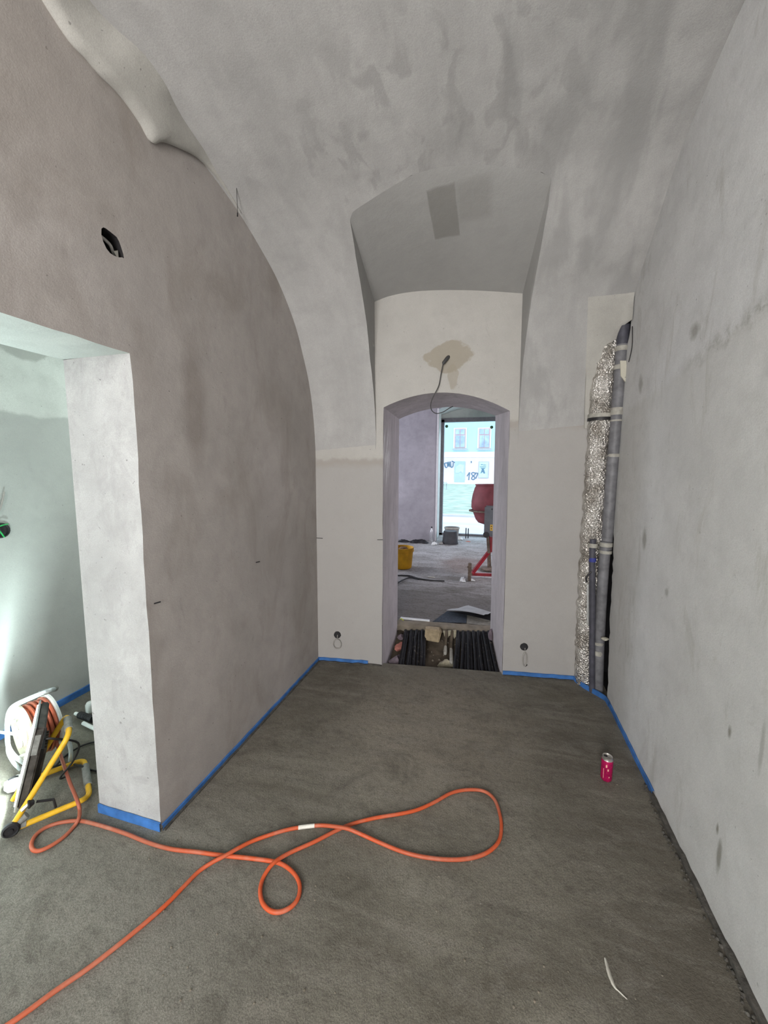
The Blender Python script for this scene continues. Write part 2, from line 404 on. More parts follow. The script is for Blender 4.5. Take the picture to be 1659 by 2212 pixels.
M['alu'] = plain('aluminium', (.72, .74, .74, 1), .35, .9, .1, 30)
M['galv'] = plain('galvanised_tube', (.6, .66, .68, 1), .4, .5, .1, 30)
M['cream'] = plain('cream_plastic', (.50, .46, .35, 1), .45, 0, .05, 9)
M['white'] = plain('white_plastic', (.75, .76, .74, 1), .45, 0, .06, 20)
M['pinkish'] = plain('pink_plastic', (.75, .38, .32, 1), .5, 0, .1, 20)
M['magenta'] = plain('magenta_print', (.40, .010, .085, 1), .35, .35, .35, 60)
M['tin'] = plain('bare_tin', (.62, .6, .57, 1), .28, .9, .1, 60)
M['pipe'] = plain('grey_pvc', (.145, .145, .155, 1), .5, 0, .3, 18, .2)
M['pipedark'] = plain('dark_pvc', (.06, .06, .075, 1), .5, 0, .3, 18)
M['collar'] = plain('pale_pipe_collar', (.33, .32, .285, 1), .6, 0, .2, 40)
M['bluepaint'] = plain('blue_mark', (.035, .045, .22, 1), .6)
M['red'] = plain('red_paint', (.28, .02, .03, 1), .5, 0, .25, 12)
M['drum'] = plain('dusty_red_drum', (.20, .05, .06, 1), .65, 0, .3, 5)
M['mgrey'] = plain('grey_motor_cover', (.14, .15, .17, 1), .55, 0, .15, 12)
M['rust'] = plain('muddy_steel', (.16, .12, .095, 1), .8, 0, .4, 20, .3)
M['ybucket'] = plain('yellow_bucket', (.72, .38, .02, 1), .5, 0, .2, 9)
M['dirt'] = plain('dried_dirt', (.20, .12, .06, 1), .9, 0, .5, 20, .5)
M['gbucket'] = plain('black_bucket', (.05, .05, .055, 1), .6, 0, .3, 6)
M['sheetmat'] = plain('blue_grey_membrane', (.10, .12, .15, 1), .8, 0, .25, 40, .3)
M['paper'] = plain('white_board', (.66, .67, .67, 1), .7, 0, .12, 10)
M['lightboard'] = plain('pale_board', (.45, .43, .38, 1), .85, 0, .2, 30, .4)
M['hivis'] = plain('yellow_green_strap', (.55, .62, .05, 1), .6)
M['brickpink'] = plain('pink_brick', (.40, .16, .13, 1), .9, 0, .25, 25, .5)
M['purple'] = plain('purple_grey_stone', (.15, .12, .14, 1), .85, 0, .3, 20, .5)
M['sand'] = plain('sandstone', (.30, .24, .155, 1), .9, 0, .25, 25, .6)
M['mortarlump'] = plain('mortar_lump', (.34, .31, .23, 1), .95, 0, .2, 50, .8)
M['cable'] = plain('dark_cable', (.06, .06, .06, 1), .6)
M['cableg'] = plain('grey_cable', (.30, .29, .27, 1), .6)
M['green'] = plain('green_wire', (.02, .30, .08, 1), .5)
M['greencup'] = plain('green_suction_cup', (.06, .11, .05, 1), .6)
M['frame'] = plain('grey_window_frame', (.17, .16, .17, 1), .6, 0, .15, 20)
M['wframe'] = plain('white_edge_profile', (.75, .72, .72, 1), .5, 0, .05, 20)
n = N('foil'); v = n.mapv(n.pos, (1, 1, 1.2)); f = n.noise(v, 38, 3, .7, 1.2)
vo = n.n.new('ShaderNodeTexVoronoi'); vo.inputs['Scale'].default_value = 75; n.l.new(v, vo.inputs['Vector'])
n.color(n.mix(n.ramp(n.noise(n.pos, 9, 3), .42, .62), (.80, .78, .74, 1), (.45, .42, .38, 1)))
n.bump(n.math('ADD', n.math('MULTIPLY', vo.outputs['Distance'], .8), f), .9, .012); M['foil'] = n.set(.27, .85, .5)
n = N('glass'); t = n.t; out = n.n['Material Output']
tr = n.n.new('ShaderNodeBsdfTransparent'); gl = n.n.new('ShaderNodeBsdfGlossy'); gl.inputs['Roughness'].default_value = .35; mx = n.n.new('ShaderNodeMixShader'); mx.inputs[0].default_value = .02
tr.inputs[0].default_value = (.95, .98, .98, 1)
n.l.new(tr.outputs[0], mx.inputs[1]); n.l.new(gl.outputs[0], mx.inputs[2]); n.l.new(mx.outputs[0], out.inputs[0]); M['glass'] = n.m
n = N('clear_bottle'); out = n.n['Material Output']
tr = n.n.new('ShaderNodeBsdfTransparent'); gl = n.n.new('ShaderNodeBsdfGlossy'); gl.inputs['Roughness'].default_value = .1; df = n.n.new('ShaderNodeBsdfDiffuse'); df.inputs[0].default_value = (.8, .83, .85, 1)
mx = n.n.new('ShaderNodeMixShader'); mx.inputs[0].default_value = .35; m2 = n.n.new('ShaderNodeMixShader'); m2.inputs[0].default_value = .5
n.l.new(gl.outputs[0], m2.inputs[1]); n.l.new(df.outputs[0], m2.inputs[2]); n.l.new(tr.outputs[0], mx.inputs[1]); n.l.new(m2.outputs[0], mx.inputs[2]); n.l.new(mx.outputs[0], out.inputs[0]); M['bottle'] = n.m
n = N('lit_led_panel'); n.b.inputs['Emission Color'].default_value = (.85, 1, .98, 1); n.b.inputs['Emission Strength'].default_value = 5; M['led'] = n.set(.4)

# ------------------------------------------------------------------ vault geometry
KL = [(2.953, 1.80), (2.925, 2.05), (2.86, 2.30), (2.765, 2.492), (2.646, 2.68), (2.452, 2.86), (2.266, 2.965), (2.0, 3.07), (1.7, 3.135), (1.3, 3.20), (.8, 3.25), (0, 3.28), (-2.6, 3.2)]
KR = [(3.246, 2.0), (3.215, 2.3), (3.15, 2.52), (3.06, 2.72), (2.95, 2.86), (2.78, 2.99), (2.57, 3.157), (2.406, 3.26), (2.204, 3.331), (1.98, 3.393), (1.4, 3.48), (.4, 3.52), (-2.6, 3.4)]
NT = 8
PLf = catmull([(0, a, b) for a, b in KL], NT); PRf = catmull([(0, a, b) for a, b in KR], NT)
TM = len(PLf) - 1
def VP(x, t):
    """vault point for x and profile parameter t (0..TM)"""
    i = min(int(t), TM - 1); f = t - i
    a = PLf[i].lerp(PLf[i + 1], f); b = PRf[i].lerp(PRf[i + 1], f); u = (x - XL) / (XR - XL)
    p = a.lerp(b, u); return Vector((x, p.y, p.z))
def tnear(p):
    best = min(range(TM + 1), key=lambda i: (VP(p.x, i) - p).length)
    c = [best + k / 20 for k in range(-20, 21) if 0 <= best + k / 20 <= TM]
    return min(c, key=lambda t: (VP(p.x, t) - p).length)
def vhit(px, py):
    """where a line of sight meets the vault or, below it, the back wall"""
    d = ray(px, py)
    def outside(s):
        p = CAM + d * s
        if p.y > by(p.x): return True
        if p.z < 1.8: return False
        # profile height at this y
        zz = None
        for i in range(TM):
            a, b = VP(p.x, i), VP(p.x, i + 1)
            if (a.y - p.y) * (b.y - p.y) <= 0 and a.y != b.y:
                zz = a.z + (b.z - a.z) * (p.y - a.y) / (b.y - a.y); break
        return zz is not None and p.z > zz
    s = .3
    while not outside(s) and s < 8: s += .05
    lo, hi = s - .05, s
    for _ in range(30):
        mid = (lo + hi) / 2
        if outside(mid): hi = mid
        else: lo = mid
    p = CAM + d * hi
    return p, tnear(p)
def interp(tab, t):
    tab = sorted(tab)
    if t <= tab[0][0]: return tab[0][1]
    for (a, x), (b, y) in zip(tab, tab[1:]):
        if t <= b: return x + (y - x) * (t - a) / max(b - a, 1e-9)
    return tab[-1][1]
eL = [(811, 905), (799, 774), (786, 658), (769, 557), (756, 475)]
eR = [(1121, 905), (1131, 774), (1151, 629), (1168, 537), (1184, 445), (1191, 385)]
eT = [(756, 475), (762, 457), (827, 415), (890, 378), (943, 362), (1000, 357), (1060, 357), (1116, 362), (1170, 372), (1191, 385)]
hL = [vhit(*p) for p in eL]; hR = [vhit(*p) for p in eR]; hT = [vhit(*p) for p in eT]
tabL = [(t, p.x) for p, t in hL]; tabR = [(t, p.x) for p, t in hR]
tL, tR = hT[0][1], hT[-1][1]
xTL, xTR = hT[0][0].x, hT[-1][0].x
tabT = [((p.x - xTL) / (xTR - xTL), t) for p, t in hT]
chase = [(1268, 925), (1266, 850), (1272, 815), (1288, 785), (1310, 745), (1335, 700)]
hC = [vhit(*p) for p in chase]
tabC = [(t, p.x) for p, t in hC]; tC = hC[-1][1]
def xmax(t):
    if t >= tC + .8: return XR
    if t >= tC: return interp(tabC, tC) + (XR - interp(tabC, tC)) * (t - tC) / .8
    return interp(tabC, t)
def xl(t): return interp(tabL, t) if t < tL else xTL
def xr(t): return interp(tabR, t) if t < tR else xTR
TS = sorted({i / 1.0 for i in range(TM + 1)} | {tL, tR, tC, tC + .8})
def grid(bm, rows):
    vr = [[bm.verts.new(p) for p in r] for r in rows]
    for a, b in zip(vr, vr[1:]):
        for k in range(len(a) - 1): bm.faces.new((a[k], b[k], b[k + 1], a[k + 1]))
bm = bmesh.new()
grid(bm, [[VP(XL + (xl(t) - XL) * u / 10, t) for u in range(11)] for t in TS])
grid(bm, [[VP(xr(t) + (xmax(t) - xr(t)) * u / 14, t) for u in range(15)] for t in TS])
NU = 40
grid(bm, [[VP(xTL + (xTR - xTL) * u / NU, interp(tabT, u / NU) + (TM - interp(tabT, u / NU)) * v / 70) for u in range(NU + 1)] for v in range(71)])
struct('ceiling', bm, M['ceiling'], 'all')
# niche over the doorway: cheeks and soffit
topw = [onb(*p) for p in catmull([(809, 652, 0), (840, 640, 0), (885, 631, 0), (940, 627, 0), (1010, 627, 0), (1075, 630, 0), (1129, 634, 0)], 6) for p in [(p.x, p.y)]]
front = []
for i in range(len(topw)):
    u = i / (len(topw) - 1); front.append(VP(xTL + (xTR - xTL) * u, interp(tabT, u)))
bm = bmesh.new(); rows = []
def soffit(i, f):
    u = i / (len(topw) - 1); a, c = topw[i], front[i]
    w_ = max(0, min(1, (u - .12) / .35)) * max(0, min(1, (.98 - u) / .12))      # the edge is rounded over in its middle
    x = xTL + (xTR - xTL) * u; t0 = interp(tabT, u)
    ctl = a.lerp(c, .5).lerp(VP(x, max(0, t0 - 6)), w_)
    ctl.z += .012 * math.sin(PI * u)
    return a * (1 - f) ** 2 + ctl * 2 * f * (1 - f) + c * f * f
for j in range(25): rows.append([soffit(i, j / 24) for i in range(len(topw))])
grid(bm, rows)
struct('ceiling.001', bm, M['niche'], 'all')
def cheek(name, tab, t1, wx0, wx1, ztop):
    bm = bmesh.new(); rows = []
    for j in range(13):
        t = t1 * j / 12; p = VP(interp(tab, t), t); z = p.z
        wz = 1.8 + (ztop - 1.8) * (j / 12); wx = wx0 + (wx1 - wx0) * j / 12
        q = Vector((wx, by(wx), max(wz, 1.8)))
        rows.append([q.lerp(p, k / 4) for k in range(5)])
    grid(bm, rows); return struct(name, bm, M['niche'], 'all')
cheek('wall_niche_left', tabL, tL, onb(811, 905).x, topw[0].x, topw[0].z)
cheek('wall_niche_right', tabR, tR, onb(1121, 905).x, topw[-1].x, topw[-1].z)

struct('leak_shield_top', bx(-4.3, 2.7, -2.75, 9.6, 3.85, 3.95), M['dark'])  # this and the next three boxes: unseen shell added against light leaks
struct('leak_shield_left', bx(-4.3, -4.22, -2.75, 3.4, -.3, 3.9), M['dark'])
struct('leak_shield_right', bx(2.62, 2.7, -2.75, 3.9, -.3, 3.9), M['dark'])
struct('leak_shield_under', bx(-4.3, 2.7, -2.75, 9.4, -.45, -.35), M['dark'])

# ------------------------------------------------------------------ floors
def grid_floor(x0, x1, y0, y1, z, nx, ny, amp, clip=None, seed=3):
    r = random.Random(seed); bm = bmesh.new(); P = []
    for j in range(ny + 1):
        row = []
        for i in range(nx + 1):
            x = x0 + (x1 - x0) * i / nx; yy = y0 + ((clip(x) if clip else y1) - y0) * j / ny
            row.append(bm.verts.new((x, yy, z + r.uniform(-amp, 0))))
        P.append(row)
    for a, b in zip(P, P[1:]):
        for k in range(nx): bm.faces.new((a[k], a[k + 1], b[k + 1], b[k]))
    return bm
bm = grid_floor(XL - .5, XR + .03, -2.6, 0, 0, 60, 90, .002, lambda x: by(x) + (.035 if -.86 < x < .13 else .01))
struct('floor', bm, M['screed'], 'all')
bm = grid_floor(XS - .05, XL - .5, -2.6, 4.1, 0, 20, 60, .002, None, 5)
struct('floor_side_room', bm, M['screed'], 'all')
struct('trim_screed_edge', slab([(-.87, by(-.87) + .02, -.001), (.135, by(.135) + .02, -.001), (.135, by(.135) + .037, -.001), (-.87, by(-.87) + .037, -.001)], (0, 0, -.09)), M['screed'])
bm = grid_floor(-4.2, 2.6, 0, 9.5, 0, 90, 80, .012, None, 9)
for v in bm.verts:
    u = (v.co.y) / 9.5; v.co.y = 3.80 + BK * v.co.x + (9.5 - 3.80 - BK * v.co.x) * u; v.co.z += .105
struct('floor_street_room', bm, M['rawfloor'], 'all')
# slab edge under the street room floor at the doorway
r = random.Random(4); top = []; 
xs = [-.93 + i * .97 / 24 for i in range(25)]
bm = bmesh.new(); rows = []
for x in xs:
    y = 3.76 + BK * x + r.uniform(-.008, .008)
    rows.append([Vector((x, y + .10, .118)), Vector((x, y, .112 + r.uniform(-.005, .005))), Vector((x, y - .012, .10)), Vector((x, y - .006, .055 + r.uniform(-.012, .006))), Vector((x, y + .14, .045))])
grid(bm, rows); struct('trim_slab_edge', bm, M['concrete'], 45)
# pit below the doorway
bm = bmesh.new(); rows = []
for i in range(15):
    x = -.98 + i * 1.16 / 14
    rows.append([Vector((x, y + BK * x, z + r.uniform(-.012, .012))) for y, z in ((3.0, -.30), (3.16, -.16), (3.3, -.13), (3.45, -.09), (3.6, -.05), (3.7, -.01), (3.82, .04), (3.84, .10))])
grid(bm, rows); struct('floor_pit', bm, M['pit'], 40)

# ------------------------------------------------------------------ walls
rj = random.Random(11)
def jit(a): return rj.uniform(-a, a)
# left wall with the wide opening and the broken hole above it
OY, OZ, OB = 1.283, 2.105, -.9         # opening: pillar edge, lintel height, other side
hole_px = [(219, 494), (223, 491), (228, 493), (236, 499), (246, 507), (252, 512), (257, 521), (262, 535), (266, 548), (268, 558), (264, 556), (257, 556), (248, 553), (238, 547), (230, 537), (223, 522), (219, 508)]
hole = [(onx(*p, XL).y, onx(*p, XL).z) for p in hole_px]
yb = by(XL)
edge = [(OY + jit(.003), z / 20 * OZ) for z in range(0, 20)]
lint = [(OY - .006, OZ)] + [(OY - (OY - OB) * k / 30, OZ + jit(.003)) for k in range(1, 31)]
outer = [(yb, -.02)] + [(OY, -.02)] + edge[1:] + lint + [(OB, -.02), (-2.6, -.02), (-2.6, 3.6), (yb, 3.6)]
bm = filled([outer, hole], lambda a, b: Vector((XL, a, b)))
link_left = struct('wall_left', bm, M['left'])
bm = filled([[(yb + 1.2, -.02), (OY, -.02), (OY, OZ), (OB, OZ), (OB, -.02), (-2.6, -.02), (-2.6, 3.6), (yb + 1.2, 3.6)]], lambda a, b: Vector((XL2, a, b)))
struct('wall_left_outer', bm, M['side'])
bm = bmesh.new(); rows = []
for a, b in [(OY, -.02)] + edge[1:] + [(OY - .006, OZ)]: rows.append([Vector((XL + (XL2 - XL) * k / 4, a if k < 4 else OY, b)) for k in range(5)])
grid(bm, rows); struct('wall_pillar_face', bm, M['jamb'])
bm = bmesh.new(); rows = []
for a, b in lint: rows.append([Vector((XL + (XL2 - XL) * k / 3, a, b if k < 2 else OZ)) for k in range(4)])
grid(bm, rows); struct('trim_lintel_soffit', bm, M['lintel'])
bm = bmesh.new(); grid(bm, [[(XL, OB, -.02), (XL, OB, OZ)], [(XL2, OB, -.02), (XL2, OB, OZ)]]); struct('wall_pillar_face_rear', bm, M['jamb'])
# hole lining and cavity
bm = bmesh.new(); n_ = len(hole)
ring = [[bm.verts.new((XL - d, a + jit(.004) * (d > 0), b + jit(.004) * (d > 0))) for a, b in hole] for d in (0, .02, .09)]
for A, Bq in zip(ring, ring[1:]):
    for k in range(n_): bm.faces.new((A[k], A[(k + 1) % n_], Bq[(k + 1) % n_], Bq[k]))
bm.faces.new(ring[-1]); struct('wall_hole_lining', bm, M['dark'])
hc = Vector((XL - .04, 1.235, 2.495))
t = thing('junction_hole_conduit', 'grey conduit end with pale cable inside the ragged black hole above the opening', 'conduit', hc)
part('conduit', T(catmull([hc + Vector((.01, -.05, .02)), hc + Vector((.02, 0, -.0)), hc + Vector((.015, .02, -.02)), hc + Vector((0, .05, -.03))], 5), .006), M['cableg'], t, True)
part('conduit', T(catmull([hc + Vector((.0, -.03, -.03)), hc + Vector((.015, .01, -.045)), hc + Vector((.0, .035, -.04))], 5), .010), M['pipedark'], t, True)
part('clip', slab([hc + Vector((.03, .012, -.022)), hc + Vector((.03, .028, -.012)), hc + Vector((.03, .03, -.042))], (-.006, 0, 0)), M['collar'], t)
# thicker plaster rib where the wall meets the vault
c1 = [(515, 461), (485, 415), (450, 370), (420, 342), (380, 322), (345, 309), (324, 311), (300, 270), (260, 215), (215, 170), (185, 135), (150, 98), (95, 15), (40, -80)]
c2 = [(517, 452), (485, 396), (462, 358), (446, 330), (436, 315), (426, 301), (396, 256), (375, 217), (360, 184), (330, 140), (300, 105), (250, 62), (200, 8), (150, -80)]
A1 = catmull([onx(*p, XL) for p in c1], 4)
A2 = catmull([vhit(*p)[0] for p in c2], 4)
xe_ = A2[-1].x
for y_ in (.7, .2, -.6, -1.5, -2.58):       # the rib runs on behind the camera
    tt = min(range(TM + 1), key=lambda i: abs(VP(xe_, i).y - y_) + (0 if i > 40 else 9))
    vp = VP(xe_, tt); A2.append(Vector((xe_, y_, vp.z))); A1.append(Vector((XL, y_, vp.z - .10)))
bm = bmesh.new(); rows = []
for a, b in zip(A1, A2):
    mid = a.lerp(b, .3); mid.x += .012
    rows.append([Vector((XL - .004, a.y, a.z + .012)), a + Vector((.016, 0, 0)), mid, a.lerp(b, .7) + Vector((.006, 0, 0)), b + Vector((.0, 0, .004))])
grid(bm, rows); struct('trim_vault_rib', bm, M['panel'], 'all')

# back wall with the arched doorway
dl, dr = -.858, .108
def arch(x0, x1, z0, z1, zc, n=18):
    out = []
    for i in range(n + 1):
        u = i / n; out.append((x0 + (x1 - x0) * u, z0 + (z1 - z0) * u + (zc - (z0 + z1) / 2) * (1 - (2 * u - 1) ** 2)))
    return out
A_out = arch(dl, .098, 2.135, 2.092, 2.238)
outer = [(XL, -.05), (-.90, -.05), (-.862, .004)] + [(-.86 + jit(.002), z / 12 * 2.1) for z in range(1, 12)] + A_out + [(.098 + .02 * (1 - z / 12) + jit(.002), z / 12 * 2.05) for z in range(11, 0, -1)] + [(.119, -.05), (.664, -.05), (.662, .6), (.664, 1.3), (.66, 2.12), (XR, 2.5), (XR, 3.6), (XL, 3.6)]
bm = filled([outer], lambda a, b: Vector((a, by(a), b)))
struct('wall_back', bm, M['back'])
# reveals of the doorway, slightly splayed
Y2 = 3.75
A_in = arch(-.878, -.008, 2.121, 2.139, 2.222)
bm = bmesh.new()
grid(bm, [[Vector((a, by(a), b)).lerp(Vector((c, Y2 + BK * c, d)), k / 4) for k in range(5)] for (a, b), (c, d) in zip(A_out, A_in)])
grid(bm, [[Vector((-.86, by(-.86), -.35)).lerp(Vector((-.878, Y2 - .114, -.35)), k / 4) for k in range(5)], [Vector((dl, by(dl), A_out[0][1])).lerp(Vector((-.878, Y2 + BK * -.878, A_in[0][1])), k / 4) for k in range(5)]])
grid(bm, [[Vector((.119, by(.119), -.35)).lerp(Vector((.02, Y2, -.35)), k / 4) for k in range(5)], [Vector((A_out[-1][0], by(.098), A_out[-1][1])).lerp(Vector((-.008, Y2, A_in[-1][1])), k / 4) for k in range(5)]])
struct('wall_doorway_reveal', bm, M['reveal'], 25)
# the street room side of that wall
outer = [(-4.2, .1), (-.878, .1)] + A_in + [(.02, .1), (2.6, .1), (2.6, 3.6), (-4.2, 3.6)]
struct('wall_back_rear', filled([outer], lambda a, b: Vector((a, Y2 + BK * a, b))), M['far'])

# right wall, ragged where it stops at the pipe chase
def redge(z):
    return interp([(0, 2.985), (.1, 2.985), (.44, 3.04), (.9, 3.07), (1.37, 3.13), (2.0, 3.135), (2.35, 3.12), (2.62, 3.06), (2.7, 3.04)], z)
ed = [(redge(z / 60 * 2.68) + (jit(.016) if z > 0 else 0), z / 60 * 2.68) for z in range(61)]
outer = [(-2.6, -.02), (2.985, -.02)] + ed + [(3.03, 2.70), (3.03, 2.82), (3.3, 2.9), (3.3, 3.8), (-2.6, 3.8)]
bm = filled([outer], lambda a, b: Vector((XR, a, b)))
struct('wall_right', bm, M['right'])
# broken thickness of the right wall and the dark recess
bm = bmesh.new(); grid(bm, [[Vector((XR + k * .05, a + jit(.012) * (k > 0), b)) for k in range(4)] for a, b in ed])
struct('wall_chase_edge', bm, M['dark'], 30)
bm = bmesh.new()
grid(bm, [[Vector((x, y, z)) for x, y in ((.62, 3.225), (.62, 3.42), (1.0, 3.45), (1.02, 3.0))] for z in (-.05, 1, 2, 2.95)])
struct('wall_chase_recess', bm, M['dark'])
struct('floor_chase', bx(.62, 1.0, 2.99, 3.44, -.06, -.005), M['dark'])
# fresh plaster patch closing the top of the chase
pp = [(1268, 643), (1300, 640), (1335, 636), (1371, 631)]; 
left_ = [(1268, 643), (1267, 700), (1265, 780), (1263, 850), (1262, 912)]
def off(px, py, o=.008):
    p = vhit(px, py)[0]
    if p.x > XR - .006: p = onx(px, py, XR - .006)
    return p - ray(px, py) * o
bm = bmesh.new(); rows = []
rightb = {643: 1371, 700: 1345, 745: 1325, 785: 1300, 815: 1283, 850: 1274, 925: 1275}
for yy in (640, 655, 670, 690, 703, 720, 745, 765, 785, 800, 815, 832, 850, 885, 925):
    xe = interp([(636, 1371), (690, 1366), (703, 1347), (745, 1327), (785, 1302), (815, 1285), (850, 1275), (925, 1276)], yy)
    x0 = interp([(640, 1269), (925, 1261)], yy); r_ = []
    for k in range(9):
        x = x0 + (xe - x0) * k / 8; y_ = yy - (10 * k / 8 if yy < 660 else 0)
        r_.append(off(x, y_, .012 if 0 < k < 8 and yy > 640 else -.002))
    rows.append(r_)
grid(bm, rows); struct('wall_chase_patch', bm, M['panel'], 60)

# rear wall behind the camera, with its window opening; side room shell
struct('wall_rear', filled([[(XL, -.02), (XR, -.02), (XR, 3.6), (XL, 3.6)], [(-1.2, .8), (-.2, .8), (-.2, 2.7), (-1.2, 2.7)]], lambda a, b: Vector((a, -2.6, b))), M['right'])
struct('wall_side_room', filled([[(-2.6, -.02), (4.1, -.02), (4.1, 3.4), (-2.6, 3.4)]], lambda a, b: Vector((XS - .012 * (a - 1.5), a, b))), M['side'])
struct('wall_side_room_front', filled([[(XS, -.02), (XL2, -.02), (XL2, 3.4), (XS, 3.4)], [(-2.75, .7), (-1.95, .7), (-1.95, 2.5), (-2.75, 2.5)]], lambda a, b: Vector((a, -2.6, b))), M['side'])
struct('wall_side_room_rear', filled([[(XS - .05, -.02), (XL2, -.02), (XL2, 3.4), (XS - .05, 3.4)]], lambda a, b: Vector((a, 4.1, b))), M['side'])
struct('ceiling_side_room', bx(XS - .05, XL2, -2.6, 4.1, 3.4, 3.42), M['side'])

# street room: far wall with the shop window niche
def fy(x): return 8.52 + .088 * x
NX0, NX1 = -1.195, .14
WX0, WX1 = ony(951.5, 1000, 9.27).x, NX1 - .02
WI = ony(958.5, 1000, 9.27).x
zt = 2.93
nich = arch(NX0, NX1, zt - .02, zt - .02, 3.06, 14)
outer = [(-4.2, .05), (NX0, .05)] + nich + [(NX1, .05), (2.6, .05), (2.6, 3.7), (-4.2, 3.7)]
struct('wall_street', filled([outer], lambda a, b: Vector((a, fy(a), b))), M['far'])
bm = bmesh.new(); fyw = lambda x: 9.40 + .088 * x
nx = [(NX0, .05)] + nich + [(NX1, .05)]
grid(bm, [[Vector((a, fy(a), b)).lerp(Vector((WX0 + .004 if a < NX0 + .001 else (a if a < NX1 - .001 else a - .02), fyw(a), b)), k / 3) for k in range(4)] for a, b in nx])
struct('wall_window_niche', bm, M['farlight'], 25)
struct('trim_niche_corner', T([(NX0 + .012, fy(NX0) - .012, .1), (NX0 + .012, fy(NX0) - .012, 2.93)], .02, 6), M['wframe'])
struct('trim_niche_corner.001', T([(NX1 - .012, fy(NX1) - .012, .1), (NX1 - .012, fy(NX1) - .012, 2.93)], .02, 6), M['wframe'])
bm = filled([[(WX0 - .12, 2.78), (NX1 + .1, 2.78), (NX1 + .1, 3.2), (WX0 - .12, 3.2)]], lambda a, b: Vector((a, fyw(a), b))); struct('wall_window_head', bm, M['farlight'])
wt = bpy.data.objects.new('window_1', None); col.objects.link(wt); wt.location = (-.53, 9.36, .1); wt['kind'] = 'structure'

part('window_frame', bx(WX0, WI, 9.22, 9.32, .1, 2.80), M['frame'], wt)
part('window_frame', bx(WX1 - .07, WX1, 9.22, 9.32, .1, 2.80), M['frame'], wt)
part('window_frame', bx(WX0, WX1, 9.22, 9.32, 2.74, 2.83), M['frame'], wt)
part('window_frame', bx(WX0, WX1, 9.22, 9.32, .1, .15), M['frame'], wt)
part('pane', bx(WI - .01, WX1 - .06, 9.265, 9.275, .15, 2.75), M['glass'], wt)
struct('wall_street_room_left', filled([[(3.2, .05), (9.6, .05), (9.6, 3.7), (3.2, 3.7)], [(5.4, .9), (7.2, .9), (7.2, 2.9), (5.4, 2.9)]], lambda a, b: Vector((-4.2, a, b))), M['far'])
struct('wall_street_room_right', filled([[(3.2, .05), (9.6, .05), (9.6, 3.7), (3.2, 3.7)]], lambda a, b: Vector((2.6, a, b))), M['far'])
struct('ceiling_street_room', bx(-4.2, 2.6, 3.2, 9.7, 3.45, 3.5), M['far'])

# blue foam edge strips, crumbling mortar and dark strips at the wall feet
def strip(name, pts, h, th, side, mat=M['blue'], zo=0., rag=.0):
    r = random.Random(len(pts) * 7); bm = bmesh.new(); P = []
    for a, b in zip(pts, pts[1:]):
        a, b = Vector(a), Vector(b); L = max(1, int((b - a).length / .05))
        for k in range(L): P.append(a.lerp(b, k / L))
    P.append(Vector(pts[-1])); rows = []
    for i, p in enumerate(P):
        d = (P[min(i + 1, len(P) - 1)] - P[max(i - 1, 0)]).normalized(); nn = Vector((-d.y, d.x, 0)) * side
        hh = h + r.uniform(-rag, rag); w_ = r.uniform(-rag, rag) * .5
        q = Vector((p.x, p.y, zo))
        rows.append([q + nn * (th + w_), q + nn * (th + w_) + Vector((0, 0, hh)), q + nn * th * .3 + Vector((0, 0, hh + .002)), q + Vector((0, 0, hh - .001))])
    grid(bm, rows); return struct(name, bm, mat, 50)
strip('baseboard_left', [(XL, yb - .005, 0), (XL, OY, 0)], .025, .010, 1, rag=.002)
strip('baseboard_pillar', [(XL + .004, OY, 0), (XL2, OY, 0)], .040, .010, 1, rag=.002)
strip('baseboard_back', [(XL, yb, 0), (-.98, by(-.98), 0)], .030, .010, -1, rag=.003)
strip('baseboard_back.001', [(.12, by(.12), 0), (.665, by(.665), 0)], .034, .010, -1, rag=.002)
strip('baseboard_chase', [(.665, by(.665), 0), (.72, 3.12, 0), (.80, 3.03, 0), (.835, 2.98, 0), (.838, 2.9, 0)], .034, .012, -1, rag=.003)
strip('baseboard_right', [(XR, 2.92, 0), (XR, 2.12, 0)], .030, .010, -1, rag=.003)
strip('trim_mortar_right', [(XR, 2.14, 0), (XR, -2.5, 0)],   .018, .020, -1, M['mortar_shade'], rag=.007)
strip('trim_shade_left', [(XL, yb, 0), (XL, OY, 0)], .005, .022, 1, M['mortar_shade'], rag=.003)  # shadow below the blue foam, put in as a dark strip
strip('trim_dark_back', [(XL, yb, 0), (-.862, by(-.862), 0)], .006, .024, -1, M['mortar_shade'], rag=.005)  # narrow dark strip along the foot of the back wall
strip('trim_dark_back.001', [(.12, by(.12), 0), (.66, by(.66), 0)], .005, .022, -1, M['mortar_shade'], rag=.003)
strip('baseboard_side_room', [(XS + .012 * 1.1, .4, 0), (XS - .03, 4.0, 0)], .045, .012, -1, rag=.003)

# ------------------------------------------------------------------ pipes in the chase
def pipe_pts(pts, y): return [ony(px, py, y) for px, py in pts]
t = thing('foil_duct', 'fat silver foil-wrapped duct standing in the corner chase', 'duct', (.76, 3.2, 0))
base = []
P = [ony(a, b, 3.2) for a, b in ((1265, 1495), (1267, 1400), (1271, 1300), (1279, 1160), (1286, 1060), (1299, 880), (1309, 780), (1319, 690))]
PP = catmull([Vector(p) for p in P], 24); r = random.Random(2); bm = bmesh.new()
def duct_r(i, n): 
    z = PP[min(i, n - 1)].z
    return .079 + (.004 * math.sin(z * 23) + .003 * math.sin(z * 61)) - (.008 if abs((z % .33) - .02) < .018 else 0)
rr = [duct_r(i, len(PP)) for i in range(len(PP))]
tube(bm, PP, rr, 40)
for v in bm.verts: v.co += Vector((r.uniform(-1, 1), r.uniform(-1, 1), 0)) * .0022
part('foil_wrap', bm, M['foil'], t, 'all')
